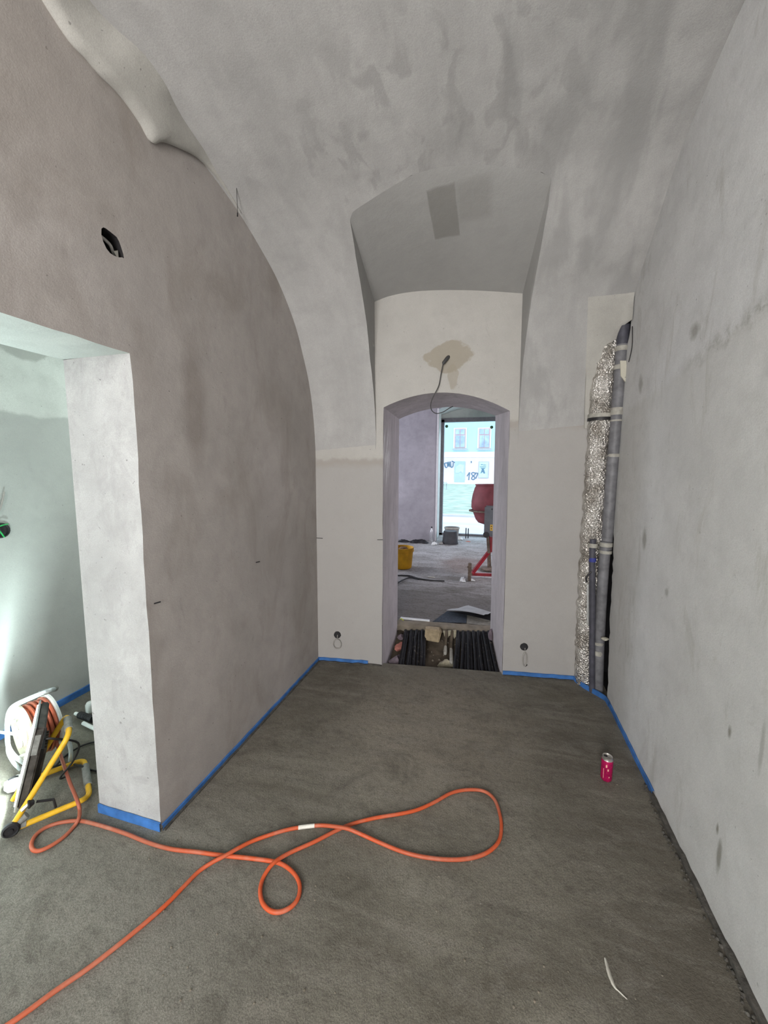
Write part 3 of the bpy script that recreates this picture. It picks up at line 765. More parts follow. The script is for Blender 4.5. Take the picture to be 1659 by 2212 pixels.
def bandr(c, rad, h, mat, name='band', seg=28, ax=(0, 0, 1), parent=None):
    return part(name, Lt([(rad - .004, -h / 2), (rad, -h / 2), (rad + .001, 0), (rad, h / 2), (rad - .004, h / 2)], c, ax, seg), mat, parent or t, 40)
def dax(z): return min(PP, key=lambda q: abs(q.z - z))
bandr(dax(2.005), .086, .022, M['black'], 'black_strap')
bandr(dax(2.035), .0855, .03, M['collar'], 'tape_band')
for z, xx in ((1.62, .759), (.30, .753), (2.15, .764), (2.28, .768), (2.4, .772)): bandr(dax(z), .0835, .007, M['foil'], 'seam')
# grey waste pipe right of it
t = thing('waste_pipe', 'long grey plastic waste pipe right of the foil duct, upper length', 'pipe', (.845, 3.11, 1.3))
y1 = 3.13
up = pipe_pts([(1311, 1170), (1318.5, 1060), (1327, 960), (1333.5, 880), (1342, 770), (1347, 706)], y1)
part('pipe', T(catmull(up, 8), .038, 24), M['pipe'], t, True)
def collar(px, py, y, rad, h, mat=M['collar'], tt=None, name='collar'):
    c = ony(px, py, y); bandr(c, rad, h, mat, name, 24, parent=tt)
collar(1343, 754, y1, .040, .032, tt=t); collar(1339, 794, y1, .040, .03, tt=t); collar(1333, 889, y1, .041, .05, tt=t); collar(1332, 909, y1, .042, .012, tt=t); collar(1326, 984, y1, .0405, .022, tt=t)
part('dark_sleeve', T(pipe_pts([(1344, 745), (1347, 703)], y1), .0395, 24), M['pipedark'], t, True)
t = thing('waste_pipe', 'lower grey plastic waste pipe beside the black gap', 'pipe', ony(1292, 1490, 3.10))
lo = pipe_pts([(1291, 1500), (1294, 1400), (1299, 1300), (1306, 1200), (1309, 1170)], 3.10)
part('pipe', T(catmull(lo, 8), .036, 24), M['pipe'], t, True)
for px, py, rad, h in ((1309, 1176, .042, .03), (1308, 1192, .040, .022), (1292, 1388, .040, .02), (1292, 1409, .0375, .035)):
    collar(px, py, 3.10, rad, h, tt=t)
collar(1308, 1184, 3.10, .0405, .014, M['pipe'], t, 'socket')
t = thing('thin_pipe', 'thin grey pipe squeezed between foil duct and waste pipe', 'pipe', ony(1278, 1480, 3.08))
th_ = pipe_pts([(1279, 1500), (1279, 1400), (1280, 1300), (1279, 1220), (1281, 1165)], 3.08)
part('pipe', T(catmull(th_, 8), .021, 18), M['pipedark'], t, True)
collar(1281, 1178, 3.08, .030, .03, tt=t); collar(1280, 1209, 3.08, .023, .03, M['bluepaint'], t, 'blue_mark')
part('bracket', T(pipe_pts([(1270, 1262), (1270, 1300), (1270, 1350)], 3.07), .008, 8), M['alu'], t, True)
part('hook', T(catmull(pipe_pts([(1268, 1258), (1266, 1250), (1270, 1242), (1278, 1235)], 3.06), 4), .006, 8), M['black'], t, True)
t = thing('pipe_bracket', 'pale plaster lump wedged beside the upper waste pipe', 'plaster lump', ony(1350, 800, 3.07))
part('lump', slab([ony(*p, 3.085) for p in ((1340, 779), (1353, 779), (1354, 800), (1363, 806), (1361, 830), (1350, 824), (1341, 812))], (0, .03, 0)), M['patch'], t)
o = rock(ony(1307, 1381, 3.03), (.03, .03, .014), 31, M['patch'], 'mortar_bridge'); tag(o, 'pale mortar lump bridging the black gap near the floor', 'mortar'); recenter(o)
o = link('wall_wire', T(catmull([onx(*p, XR - .006) for p in ((1366, 705), (1366, 740), (1363, 762), (1358, 782))], 5), .0028, 6), M['black'], None, True); tag(o, 'thin black wire on the right wall beside the pipe top', 'wire'); recenter(o)

# ------------------------------------------------------------------ conduits and rubble in the pit
def conduit(a, b, r, seed):
    rn = random.Random(seed); a, b = Vector(a), Vector(b); P = []; n = 60; R_ = []
    wob = rn.uniform(-.008, .008)
    for i in range(n + 1):
        u = i / n; p = a.lerp(b, u); p.x += wob * math.sin(u * PI); p.z += .012 * math.sin(u * PI)
        P.append(p); R_.append(r * (1 if i % 2 else .86))
    return T(P, R_, 10)
ORD = 'first second third fourth fifth sixth seventh eighth ninth tenth eleventh twelfth'.split()
gx = [(-.905 + i * .040, -.862 + i * .034) for i in range(8)]
for i in range(8):
    fa, fb = ony(876 + i * 6.0, 1362, 3.72, BK), onz(862 + i * 7.6, 1440 + i * .5, -.03)
    fb = fb + (fb - fa) * .12 + Vector((0, 0, -.02))
    o = link('corrugated_conduit', conduit(fa + Vector((0, 0, -.01 * (i % 2))), fb + Vector((0, 0, -.006 * (i % 2))), .0155, i), M['blackrub'], None, 'all')
    tag(o, ('%s black conduit from the left in the narrower left bundle of the doorway pit' % ORD[i]) if i < 7 else 'rightmost black conduit of the narrower left bundle, beside the bare earth', 'conduit', 'left bundle of black conduits in the pit'); recenter(o)
for i in range(13):
    fa, fb = ony(989 + i * 5.5, 1364, 3.72, BK), onz(980 + i * 8.0, 1448 + i * .7, -.03)
    fb = fb + (fb - fa) * .12 + Vector((0, 0, -.02))
    o = link('corrugated_conduit', conduit(fa + Vector((0, 0, -.012 * (i % 2))), fb + Vector((0, 0, -.006 * (i % 2))), .0155, 20 + i), M['blackrub'], None, 'all')
    tag(o, ('%s black conduit from the left in the wider right bundle of the doorway pit' % ORD[i]) if i < 12 else 'rightmost black conduit of the wider right bundle, against the door reveal', 'conduit', 'right bundle of black conduits in the pit'); recenter(o)
for c, s, sd, mt, nm, lb, ct in [
    (onz(862, 1398, -.03), (.06, .085, .06), 1, 'brickpink', 'brick_fragment', 'pink brick fragment at the left side of the pit', 'brick'),
    (onz(853, 1428, -.03), (.06, .06, .055), 2, 'purple', 'stone', 'purple grey stone at the near left corner of the pit', 'stone'),
    (onz(864, 1420, -.05), (.03, .04, .03), 22, 'purple', 'stone', 'small purple grey stone between the pink brick and the left conduits', 'stone'),
    (onz(866, 1374, .02), (.05, .05, .04), 3, 'purple', 'stone', 'grey stone under the slab edge left of the conduits', 'stone'),
    (onz(966, 1434, -.06), (.10, .07, .07), 5, 'mortarlump', 'mortar_heap', 'crumbly beige mortar heap at the near edge of the pit', 'mortar'),
    (ony(1061, 1372, 3.6, BK), (.03, .05, .06), 6, 'purple', 'rubble_lump', 'mottled rubble lump at the right end of the slab edge', 'rubble')]:
    o = rock(c, s, sd, M[mt], nm, rough=.8); tag(o, lb, ct); recenter(o)
rq = random.Random(8); bm = B(ony(934, 1369, 3.66, BK), (.155, .10, .115), ((1, .15, -.12), (-.15, 1, 0), (.12, 0, 1)), .012)
for v in bm.verts: v.co += Vector((rq.uniform(-1, 1), rq.uniform(-1, 1), rq.uniform(-1, 1))) * .009
o = link('sandstone_block', bm, M['sand'], None, 30); tag(o, 'sandy yellow stone block between the conduit bundles', 'stone'); recenter(o)
bm = bmesh.new()
for _ in range(90):
    u = rq.random(); x = rq.uniform(-.80, -.02); y = 3.16 + u * .55 + BK * x; z = -.155 + u * .17
    q_ = bmesh.ops.create_icosphere(bm, subdivisions=1, radius=rq.uniform(.003, .010))
    for v in q_['verts']: v.co = Vector((v.co.x * rq.uniform(.7, 1.5), v.co.y * rq.uniform(.7, 1.5), v.co.z)) + Vector((x, y, z))
o = link('rubble_grit', bm, M['concrete']); tag(o, 'loose mortar crumbs on the earth of the doorway pit', 'rubble', kind='stuff')
t = thing('plastered_pipe_pair', 'pair of white-splashed pipe ends dropping from the slab edge', 'pipe', onz(968, 1425, -.05))
for a, b, c in (((965, 1362), (963, 1388), (962, 1408)), ((977, 1362), (975, 1390), (975, 1428))):
    part('pipe', T(catmull([ony(*a, 3.70, BK), onz(*b, .02), onz(*c, -.04)], 5), .014, 10), M['pit'], t, True)
    part('white_coat', T(catmull([onz(b[0] - .5, b[1] + 8, .0), onz(c[0], c[1], -.025), onz(c[0] - 1, c[1] + 6, -.035)], 4), [.012, .015, .017, .018, .018, .017, .016, .013, .006], 10), M['collar'], t, True)
part('splash', slab([ony(*p, 3.69, BK) for p in ((957, 1364), (985, 1362), (987, 1372), (981, 1380), (977, 1370), (970, 1374), (964, 1384), (960, 1374))], (0, .02, 0)), M['mortarlump'], t)
# things lying at the edge of the street room floor
o = link('edge_batten', slab([onz(*p, .118) for p in ((864, 1337), (928, 1343), (928, 1340), (866, 1334))], (0, 0, .008)), M['paper']); tag(o, 'thin white strip lying along the slab edge', 'strip'); recenter(o)
P = catmull([onz(862, 1339, .12), onz(864, 1337, .14), onz(866, 1336, .175), onz(869, 1338, .155), onz(872, 1340, .121)], 4)
bm = bmesh.new(); grid(bm, [[p + Vector((0, -.012, 0)), p + Vector((0, .012, 0))] for p in P])
o = link('strap_loop', bm, M['hivis'], None, True); tag(o, 'yellow-green strap loop at the left end of the slab edge', 'strap'); recenter(o)
def sheet(pts, n, fn, mat, name, th=.006, par=None):
    """quad sheet a,b,c,d with n x n cells, fn lifts it"""
    a, b, c, d = [Vector(p) for p in pts]; bm = bmesh.new(); rows = []
    for i in range(n + 1):
        rows.append([a.lerp(b, i / n).lerp(d.lerp(c, i / n), j / n) + Vector((0, 0, fn(i / n, j / n))) for j in range(n + 1)])
    grid(bm, rows); g2 = bmesh.ops.solidify(bm, geom=bm.faces[:], thickness=th)
    return bm
o = link('membrane_mat', sheet([onz(934, 1343, .118), onz(1007, 1346, .118), onz(1009, 1322, .118), onz(966, 1320, .118)], 8, lambda u, v: .002 * math.sin(u * 9), M['sheetmat'], ''), M['sheetmat'], None, True); tag(o, 'flat blue-grey membrane mat at the slab edge', 'mat'); recenter(o)
o = link('pale_board', sheet([onz(1008, 1347, .116), onz(1063, 1352, .116), onz(1066, 1335, .116), onz(1009, 1327, .116)], 6, lambda u, v: .001 * math.sin(u * 12), None, '', .012), M['lightboard'], None, True); tag(o, 'pale speckled board right of the blue-grey mat', 'board'); recenter(o)
t = thing('folded_foil_board', 'folded sheet, white above and black below, lying on the slab edge boards', 'sheet', onz(1012, 1335, .13))
q = [onz(964, 1318, .15), onz(1045, 1329, .19), onz(1063, 1323, .19), onz(1012, 1308, .13)]
part('white_face', sheet(q, 8, lambda u, v: .015 * math.sin(u * PI) * (1 - v) + .004 * math.sin(v * 9), None, '', .004), M['paper'], t, True)
q2 = [p + Vector((0, 0, -.012)) for p in (onz(964, 1318, .15), onz(1063, 1339, .15), onz(1064, 1323, .19), onz(1030, 1320, .16))]
part('black_face', sheet(q2, 8, lambda u, v: .006 * math.sin(u * PI), None, '', .006), M['black'], t, True)

# ------------------------------------------------------------------ street room objects
FZ = .105
bc = onz(868, 1225, FZ); 
t = thing('yellow_bucket', 'dirty yellow plastic bucket half hidden behind the left door reveal', 'bucket', bc)
part('body', Lt([(0, 0), (.15, 0), (.155, .01), (.178, .27), (.186, .27), (.188, .30), (.186, .325), (.176, .325), (.172, .30), (.148, .03), (0, .03)], bc), M['ybucket'], t, 40)
part('rim', Lt([(.188, .262), (.192, .266), (.192, .274), (.187, .276)], bc), M['ybucket'], t, 40)
part('contents', Lt([(.171, .26), (.10, .285), (.05, .27), (0, .29)], bc, seg=20), M['dirt'], t)
part('rags', Lt([(.0, .34), (.05, .335), (.08, .31), (.06, .29)], bc + Vector((.02, 0, -.01)), seg=9), M['dirt'], t)
b = onz(972, 1173.5, FZ)
t = thing('upturned_bucket', 'dark grey bucket standing upside down before the shop window', 'bucket', b)
part('body', Lt([(.165, 0), (.172, .0), (.172, .02), (.163, .022), (.140, .255), (.132, .265), (0, .265)], b), M['gbucket'], t, 40)
b = onz(975.5, 1168, FZ)
t = thing('mortar_bucket', 'mortar-stained pale bucket right behind the upturned dark one', 'bucket', b)
part('body', Lt([(0, 0), (.13, 0), (.158, .27), (.166, .275), (.166, .295), (.156, .295), (.127, .02), (0, .02)], b), M['cableg'], t, 40)
part('rim', Lt([(.167, .275), (.171, .28), (.171, .296), (.160, .299)], b), M['lightboard'], t, 40)
b = onz(932, 1169.5, FZ)
t = thing('water_bottle', 'clear plastic water bottle standing against the street wall', 'bottle', b)
part('body', Lt([(0, 0), (.038, 0), (.042, .01), (.042, .10), (.038, .115), (.042, .13), (.042, .2), (.03, .25), (.014, .28), (.013, .3)], b, seg=20), M['bottle'], t, 40)
part('cap', Lt([(.016, .298), (.017, .3), (.017, .32), (0, .322)], b, seg=14), M['black'], t, 40)
def crumple(c, s, n, seed, mat, name, lb, cat, wv=.35):
    r = random.Random(seed); bm = bmesh.new(); bmesh.ops.create_grid(bm, x_segments=n, y_segments=n, size=1)
    for v in bm.verts:
        e = 1 - max(abs(v.co.x), abs(v.co.y)) ** 2
        v.co = Vector((v.co.x * s[0] * (1 + r.uniform(-.1, .1)), v.co.y * s[1] * (1 + r.uniform(-.15, .15)), max(.003, s[2] * (e * .8 + r.uniform(-wv, wv))))) + Vector(c)
    bmesh.ops.solidify(bm, geom=bm.faces[:], thickness=.003)
    o = link(name, bm, mat, None, 30); tag(o, lb, cat); return recenter(o)
crumple(onz(905, 1172, FZ), (.20, .07, .085), 9, 1, M['black'], 'folded_tarp', 'black folded tarpaulin heap against the street wall', 'tarpaulin', .2)
crumple(onz(872, 1170, FZ), (.12, .06, .05), 7, 2, M['black'], 'dark_rag', 'dark rag left of the black tarpaulin heap', 'rag')
crumple(onz(938, 1176, FZ), (.06, .05, .06), 6, 3, M['white'], 'crumpled_wrapper', 'crumpled white wrapper in front of the water bottle', 'wrapper')
crumple(onz(953, 1175, FZ), (.045, .04, .06), 6, 4, M['cableg'], 'crumpled_bag', 'small crumpled grey bag left of the upturned bucket', 'bag')
crumple(onz(992, 1165, FZ), (.08, .06, .07), 7, 5, M['white'], 'plastic_bag', 'white plastic bag right of the upturned bucket', 'bag')
crumple(onz(1011, 1170, FZ), (.05, .02, .012), 5, 6, M['orange'], 'orange_scrap', 'tiny orange scrap on the bluish floor', 'scrap')
crumple(onz(1000, 1253, FZ), (.04, .09, .04), 6, 8, M['paper'], 'torn_paper', 'torn white paper beside the mixer foot', 'paper')
crumple(onz(1018, 1254, FZ), (.05, .02, .03), 5, 9, M['paper'], 'torn_paper', 'smaller white paper scrap just right of the mixer foot', 'paper')
crumple(onz(932, 1247, FZ), (.05, .02, .012), 5, 10, M['lightboard'], 'flat_stone', 'small pale flat chip on the dark street room floor', 'chip')
for k, px in enumerate((1006, 1011)):
    b = onz(px, 1163, FZ); o = link('standing_rod', T([b, b + Vector((.0, .03, .235 - .01 * k))], .012, 8), M['gbucket'], None, True)
    tag(o, ('left' if k == 0 else 'right') + ' one of two short dark rods standing at the shop window', 'rod', 'rods at the shop window'); recenter(o)
for k, pts in enumerate([[(855, 1243), (885, 1244), (905, 1250), (935, 1254), (960, 1255)], [(855, 1262), (868, 1254), (885, 1248), (905, 1251)]]):
    o = link('floor_cable', T(catmull([onz(a, b, FZ + .008) for a, b in pts], 6), .010, 8), M['black'], None, True)
    tag(o, ['long black cable running right across the street room floor', 'short thick black cable end curling by the left reveal'][k], 'cable'); recenter(o)

# green suction cups on the shop window
for k, (px, py) in enumerate(((965, 921), (1062, 923))):
    c = ony(px, py, 9.25); o = link('suction_cup', Lt([(0, -.03), (.02, -.028), (.035, -.012), (.035, 0), (0, .0)], c, (0, 1, 0), 16), M['greencup'], None, 40)
    tag(o, 'green suction cup at the upper %s corner of the shop window' % ('left' if k == 0 else 'right'), 'suction cup', 'suction cups on the shop window')
# concrete mixer
mb = Vector((.10, 5.95, FZ))
t = thing('concrete_mixer', 'red concrete mixer with grey motor cover behind the right door reveal', 'mixer', mb)
my = 6.05
dc = ony(1077, 1100, my)     # centre of the drum at its widest
prof_top = ony(1077, 1046, my).z - dc.z; 
s_ = (dc - ony(1018, 1100, my)).length
part('drum', Lt([(0, -.23), (s_ * .55, -.225), (s_ * .74, -.20), (s_ * .84, -.15), (s_ * .93, -.05), (s_ * .96, .0), (s_ * 1.0, .03), (s_ * .995, .12), (s_ * .955, .22), (s_ * .88, .32), (s_ * .82, prof_top - .01), (s_ * .80, prof_top), (s_ * .76, prof_top), (s_ * .9, .15), (s_ * .9, 0)], dc, (-.02, .03, 1), 48), M['drum'], t, 35)
part('girth_ring', Lt([(s_ * .99, -.035), (s_ * 1.09, -.03), (s_ * 1.09, -.012), (s_ * .99, -.008)], dc, (-.02, .03, 1), 48), M['rust'], t, 35)
part('rim_ring', Lt([(s_ * .80, prof_top - .02), (s_ * .86, prof_top - .015), (s_ * .86, prof_top + .004), (s_ * .78, prof_top + .006)], dc, (-.02, .03, 1), 48), M['drum'], t, 35)
mc = ony(1069, 1127, 5.62); ha = (ony(1069, 1093, 5.62) - ony(1069, 1160, 5.62)).z
wl = ony(1046, 1127, 5.62).x
part('motor_housing', B((wl + .20, 5.72, mc.z + .005), (.40, .20, ha * .98), None, .02), M['mgrey'], t, 40)
part('housing_flange', B((wl + .205, 5.61, mc.z + .02), (.405, .012, ha * .84), None, .004), M['mgrey'], t, 40)
st = part('warning_sticker', B((wl + .125, 5.602, ony(1063, 1140, 5.6).z), (.085, .003, .085)), M['yellow'], t)
bm = bmesh.new()
for k in range(6): box(bm, (wl + .10 + .025 * (k % 3), 5.5995, ony(1063, 1140, 5.6).z + .018 - .034 * (k // 3)), (.012, .002, .016))
part('sticker_print', bm, M['black'], t)
bm = bmesh.new()
for k in range(5): box(bm, (wl + .10 + .026 * k, 5.602, ony(1062, 1100, 5.6).z), (.018, .003, .02))
part('cover_lettering', bm, M['black'], t)
bm = bmesh.new()
for k in range(4): box(bm, (wl + .14 + .022 * (k % 2), 5.602, ony(1062, 1111, 5.6).z - .03 * (k // 2)), (.014, .003, .02))
part('cover_marks', bm, M['collar'], t)
part('tilt_knob', Lt([(0, -.03), (.035, -.03), (.042, -.01), (.042, .02), (0, .02)], ony(1050, 1155, 5.6), (0, -1, 0), 16), M['black'], t, 40)
def bar(a, b, w_, mat, name, up=(0, 0, 1)):
    a, b = Vector(a), Vector(b); d = (b - a).normalized(); s1 = d.cross(Vector(up)).normalized() if abs(d.dot(Vector(up))) < .95 else Vector((1, 0, 0)); s2 = d.cross(s1)
    part(name, B((a + b) / 2, ((b - a).length, w_, w_), (d, s1, s2), w_ * .12), mat, t, 40)
bar(ony(1056, 1150, 5.75), ony(1056, 1175, 5.75), .03, M['red'], 'upright')
bar(ony(1053, 1150, 5.70), ony(1056, 1195, 5.70), .04, M['rust'], 'upright')
bar(ony(1064, 1160, 5.80), ony(1066, 1192, 5.80), .10, M['red'], 'frame_plate')
bar(ony(1067, 1178, 5.8), ony(1019, 1240, 5.62), .045, M['red'], 'brace')
bar(ony(1017, 1240, 5.66), ony(1085, 1243, 5.66), .04, M['red'], 'cross_bar')
bar(ony(1056, 1190, 6.15), ony(1057, 1226, 6.15), .055, M['rust'], 'leg')
part('foot_plate', Lt([(0, 0), (.15, 0), (.15, .02), (.05, .035), (0, .04)], ony(1059, 1230, 6.15) , (0, 0, 1), 20), M['rust'], t, 40)
fz = ony(1014, 1254, 5.45); bar((fz.x, fz.y, FZ), (fz.x, fz.y, ony(1014, 1216, 5.45).z), .045, M['rust'], 'leg')
for zz in (.10, .16, .2): part('mud_clump', B((fz.x + jit(.01), fz.y - .02, FZ + zz), (.06, .03, .03), None, .008), M['rust'], t)
bar((fz.x, fz.y, FZ + .10), ony(1022, 1238, 5.62), .035, M['red'], 'stay')

# ------------------------------------------------------------------ things on the near walls and floor
def coil(c, r, ry, n, wr, mat, name, lb, nrm, tail=None):
    pts = []; u = Vector((1, BK, 0)).normalized(); nn = Vector((BK, -1, 0)).normalized()
    for i in range(n * 24 + 1):
        a = i / 24 * 2 * PI + PI / 2; k = 1 + .07 * math.sin(a * .37)
        pts.append(Vector(c) + u * math.cos(a) * r * k + Vector((0, 0, 1)) * math.sin(a) * ry * k + nn * (.006 + .0035 * (i / 24)))
    pts = [Vector(c) + Vector((0, 0, ry + .035)) + nn * .0] + pts
    bm = T(pts, wr, 6); o = link(name, bm, mat, None, True); tag(o, lb, 'wire'); return recenter(o)
def wallbox(px, py, r, lb):
    c = onb(px, py); nn = Vector((BK, -1, 0)).normalized()
    t = thing('socket_box', lb, 'socket box', c)
    pr = random.Random(px); bm = Lt([(r * 1.02, -.001), (r, .006), (r * .86, .006), (r * .8, .001), (0, .001)], c, nn, 18)
    for v in bm.verts: v.co += Vector((pr.uniform(-1, 1), 0, pr.uniform(-1, 1))) * .0015
    part('rim', bm, M['black'], t, 40)
    return c
c = wallbox(729, 1371, .030, 'round black socket box low on the wall left of the doorway')
coil(onb(729, 1390) , .034, .042, 3, .0028, M['cableg'], 'coiled_wire', 'pale coiled wire hanging from the socket box left of the doorway', None)
c = wallbox(1132, 1397, .030, 'round black socket box low on the wall right of the doorway')
coil(onb(1133, 1423), .015, .056, 3, .0028, M['cableg'], 'coiled_wire', 'narrow loop of pale wire hanging right of the doorway', None)
o = link('wire_end', T([onb(1134, 1439, .008), onb(1138, 1436, .014)], .006, 8), M['black']); tag(o, 'black taped end of the wire loop right of the doorway', 'wire'); recenter(o)
# cable from the plaster patch above the door
t = thing('hanging_cable', 'thin dark cable hanging from a plug in the wall above the doorway', 'cable', onb(965, 773))
part('plug', T([onb(969, 771, -.01), onb(965, 775, .02), onb(958, 784, .035), onb(957, 787, .036)], [.014, .014, .012, .006], 12), M['cable'], t, True)
pth = [onb(957, 786, .036), onb(953, 805, .03), onb(948, 832, .025)] + [ony(px, py, y) for px, py, y in ((938, 853, 3.03), (931, 870, 3.05), (932, 885, 3.08), (942, 893, 3.10), (957, 890, 3.12), (970, 882, 3.16), (978, 878, 3.2))]
part('wire', T(catmull(pth, 6), .0035, 8), M['cable'], t, True)
for k, (a, b) in enumerate((((683, 1162), (697, 1163)), ((815, 1166), (827, 1166)))):
    o = link('level_mark_pin', T([onb(*a, .003), onb(*b, .006)], .0025, 6), M['black']); tag(o, ['thin black pin in the back wall at the left corner', 'thin black pin in the back wall beside the doorway edge'][k], 'pin'); recenter(o)
v0, v1 = vhit(511, 398)[0], vhit(511, 450)[0]
o = link('ceiling_wire', T(catmull([v0 - ray(511, 398) * -.01, onx(512, 430, XL + .05), onx(513, 458, XL + .03), onx(513, 467, XL + .03)], 4), [.0015] * 9 + [.004] * 4, 6), M['black'], None, True); tag(o, 'short dark wire hanging where vault meets left wall', 'wire'); recenter(o)
o = link('wall_hook_wire', T([onx(333, 1304, XL + .002), onx(347, 1300, XL + .012)], .003, 6), M['black']); tag(o, 'short black nail in the pillar side of the left wall', 'nail'); recenter(o)
o = link('wall_hook_wire', T([onx(553, 1215, XL + .002), onx(561, 1213, XL + .01)], .003, 6), M['black']); tag(o, 'short black nail midway along the left wall', 'nail'); recenter(o)
# socket hole with green wires in the side room
c = onx(2, 1146, XS + .004)
t = thing('socket_box', 'black socket box with green wires on the side room wall', 'socket box', c)
part('rim', Lt([(.047, -.006), (.045, .006), (.038, .006), (.036, 0), (0, 0)], c, (1, 0, 0), 18), M['black'], t, 40)
for a, b in (((-6, 1139), (17, 1132)), ((-4, 1144), (9, 1160))): part('green_wire', T(catmull([onx(*a, XS + .015), onx((a[0] + b[0]) / 2, (a[1] + b[1]) / 2 - 1, XS + .03), onx(*b, XS + .02)], 4), .004, 6), M['green'], t, True)
o = link('wall_cable', T(catmull([onx(*p, XS + .012) for p in ((9, 1062), (5, 1082), (0, 1100), (-6, 1110))], 4), .005, 6), M['cableg'], None, True); tag(o, 'grey cable piece on the side room wall above the socket box', 'cable'); recenter(o)

# drinks can
b = onz(1309, 1683, 0); R0 = .0278
t = thing('drink_can', 'slim magenta drinks can with silver top standing on the floor by the right wall', 'can', b)
part('body', Lt([(0, .004), (.018, .004), (.022, 0), (R0 - .001, .008), (R0, .014), (R0, .116), (R0 - .001, .118)], b, seg=36), M['magenta'], t, 40)
part('shoulder', Lt([(R0 - .001, .118), (R0 - .002, .121), (.0235, .130), (.0235, .132)], b, seg=36), M['tin'], t, 40)
part('lid', Lt([(.0235, .131), (.0245, .133), (.0245, .1345), (.0225, .1345), (.0215, .130), (0, .130)], b, seg=36), M['tin'], t, 40)
part('mouth', Lt([(0, .1302), (.009, .1304), (.010, .1298)], b + Vector((-.008, .006, .0006)), seg=18), M['black'], t)
part('pull_tab', slab([b + Vector((.002, .002, .132)), b + Vector((.010, -.001, .132)), b + Vector((.013, -.008, .1325)), b + Vector((.006, -.010, .1325)), b + Vector((0, -.004, .132))], (0, 0, .0012)), M['tin'], t)
bm = bmesh.new()
for k, (a0, z0, z1, wd) in enumerate(((-2.35, .020, .075, .0022), (-1.9, .085, .100, .007), (-1.6, .066, .078, .006), (-1.35, .03, .036, .005))):
    d = Vector((math.cos(a0), math.sin(a0), 0)); box(bm, b + d * (R0 + .0002) + Vector((0, 0, (z0 + z1) / 2)), (.0006, wd, z1 - z0), (d, Vector((-d.y, d.x, 0)), (0, 0, 1)))
part('print_marks', bm, M['pinkish'], t)

# pale streak and pebbles on the screed
P = [onz(1307, 2070), onz(1312, 2090), onz(1318, 2110), onz(1328, 2133), (onz(1340, 2145)), onz(1355, 2160)]
bm = bmesh.new(); PPs = catmull(P, 4); rows = []
for i, p in enumerate(PPs):
    u = i / (len(PPs) - 1); wd = .0055 * math.sin(PI * min(1, u * .9 + .08)) ** .6 + jit(.0012)
    rows.append([p + Vector((-wd, 0, .0005)), p + Vector((0, 0, .0035)), p + Vector((wd, 0, .0005))])
grid(bm, rows); o = link('mortar_smear', bm, M['lightboard'], None, True); tag(o, 'pale curved mortar smear on the floor near the right wall', 'smear'); recenter(o)
bm = bmesh.new(); rp = random.Random(5)
near_px = [(315, 1860), (322, 1856), (335, 1835), (343, 1800), (405, 2090), (583, 1955), (945, 1487), (1070, 1610), (700, 1668), (905, 1742), (1018, 1860), (1095, 1855), (680, 1945), (500, 1805), (390, 1810), (780, 2120), (1200, 2010), (1020, 2080), (870, 1920), (590, 1670), (600, 1665), (960, 1580), (1150, 1640), (735, 1795), (300, 2010)]
near_px += [(rp.uniform(350, 1450), rp.uniform(1480, 2200)) for _ in range(60)]
for px, py in near_px:
    p = onz(px, py); 
    if not (XL + .03 < p.x < XR - .05): continue
    s = rp.uniform(.0012, .004); q = bmesh.ops.create_icosphere(bm, subdivisions=1, radius=s)
    for v in q['verts']: v.co = Vector((v.co.x * rp.uniform(.8, 1.5), v.co.y * rp.uniform(.8, 1.5), v.co.z * .7)) + Vector((p.x, p.y, s * .4))
o = link('grit', bm, M['concrete']); tag(o, 'scattered grit and small crumbs on the grey screed', 'grit', kind='stuff')
bm = bmesh.new()
for _ in range(170):
    y = rp.uniform(.2, 2.2); p = Vector((XR - rp.uniform(.012, .04), y, 0)); s = rp.uniform(.002, .007)
    q = bmesh.ops.create_icosphere(bm, subdivisions=1, radius=s)
    for v in q['verts']: v.co = Vector((v.co.x * rp.uniform(.7, 1.6), v.co.y * rp.uniform(.7, 1.6), v.co.z)) + p + Vector((0, 0, s * .5))
o = link('mortar_crumbs', bm, M['mortar_shade']); tag(o, 'dark mortar crumbs along the foot of the right wall', 'crumbs', kind='stuff')

# ------------------------------------------------------------------ work light on its yellow stand
Hn = Vector((-2.045, 1.08, 0)); A = Vector((-.841, .541, 0)); Fv = Vector((.541, .841, 0)); Z = Vector((0, 0, 1))
def L(a, f, z): return Hn + A * a + Fv * f + Z * z
t = thing('work_light', 'black floodlight on a folding yellow tube stand beside the pillar', 'work light', Hn)
rt = .0125
def rounded(pts, rad=.045, n=5):
    out = [Vector(pts[0])]
    for a, b, c in zip(pts, pts[1:], pts[2:]):
        a, b, c = map(Vector, (a, b, c)); u = (a - b).normalized(); v = (c - b).normalized()
        for k in range(n + 1):
            s = k / n; out.append((b + u * rad) * (1 - s) ** 2 + b * 2 * s * (1 - s) + (b + v * rad) * s * s)
    out.append(Vector(pts[-1])); return out
def nearF(px, py, a):
    d = ray(px, py); O = Hn + A * a; s = (O - CAM).dot(A) / d.dot(A); q = CAM + d * s; return (q - Hn).dot(Fv), q.z
c1_ = onz(194, 1722, .02); c2_ = onz(182, 1640, .02)
part('base_frame', T(rounded([L(.0, .02, .02), c1_, c2_, L(.33, .02, .02)]), rt, 12), M['yellow'], t, True)
g0, g1 = c1_.lerp(c2_, .28), c1_.lerp(c2_, .80)
part('foam_grip', T([g0, g1], .0175, 14), M['grip'], t, True)
fu, zu = .228, .375
U = [L(0, 0, .03), L(0, fu, zu), L(.20, fu, zu + .002), L(.20, 0, .03)]
part('handle_frame', T(rounded(U), rt, 12), M['yellow'], t, True)
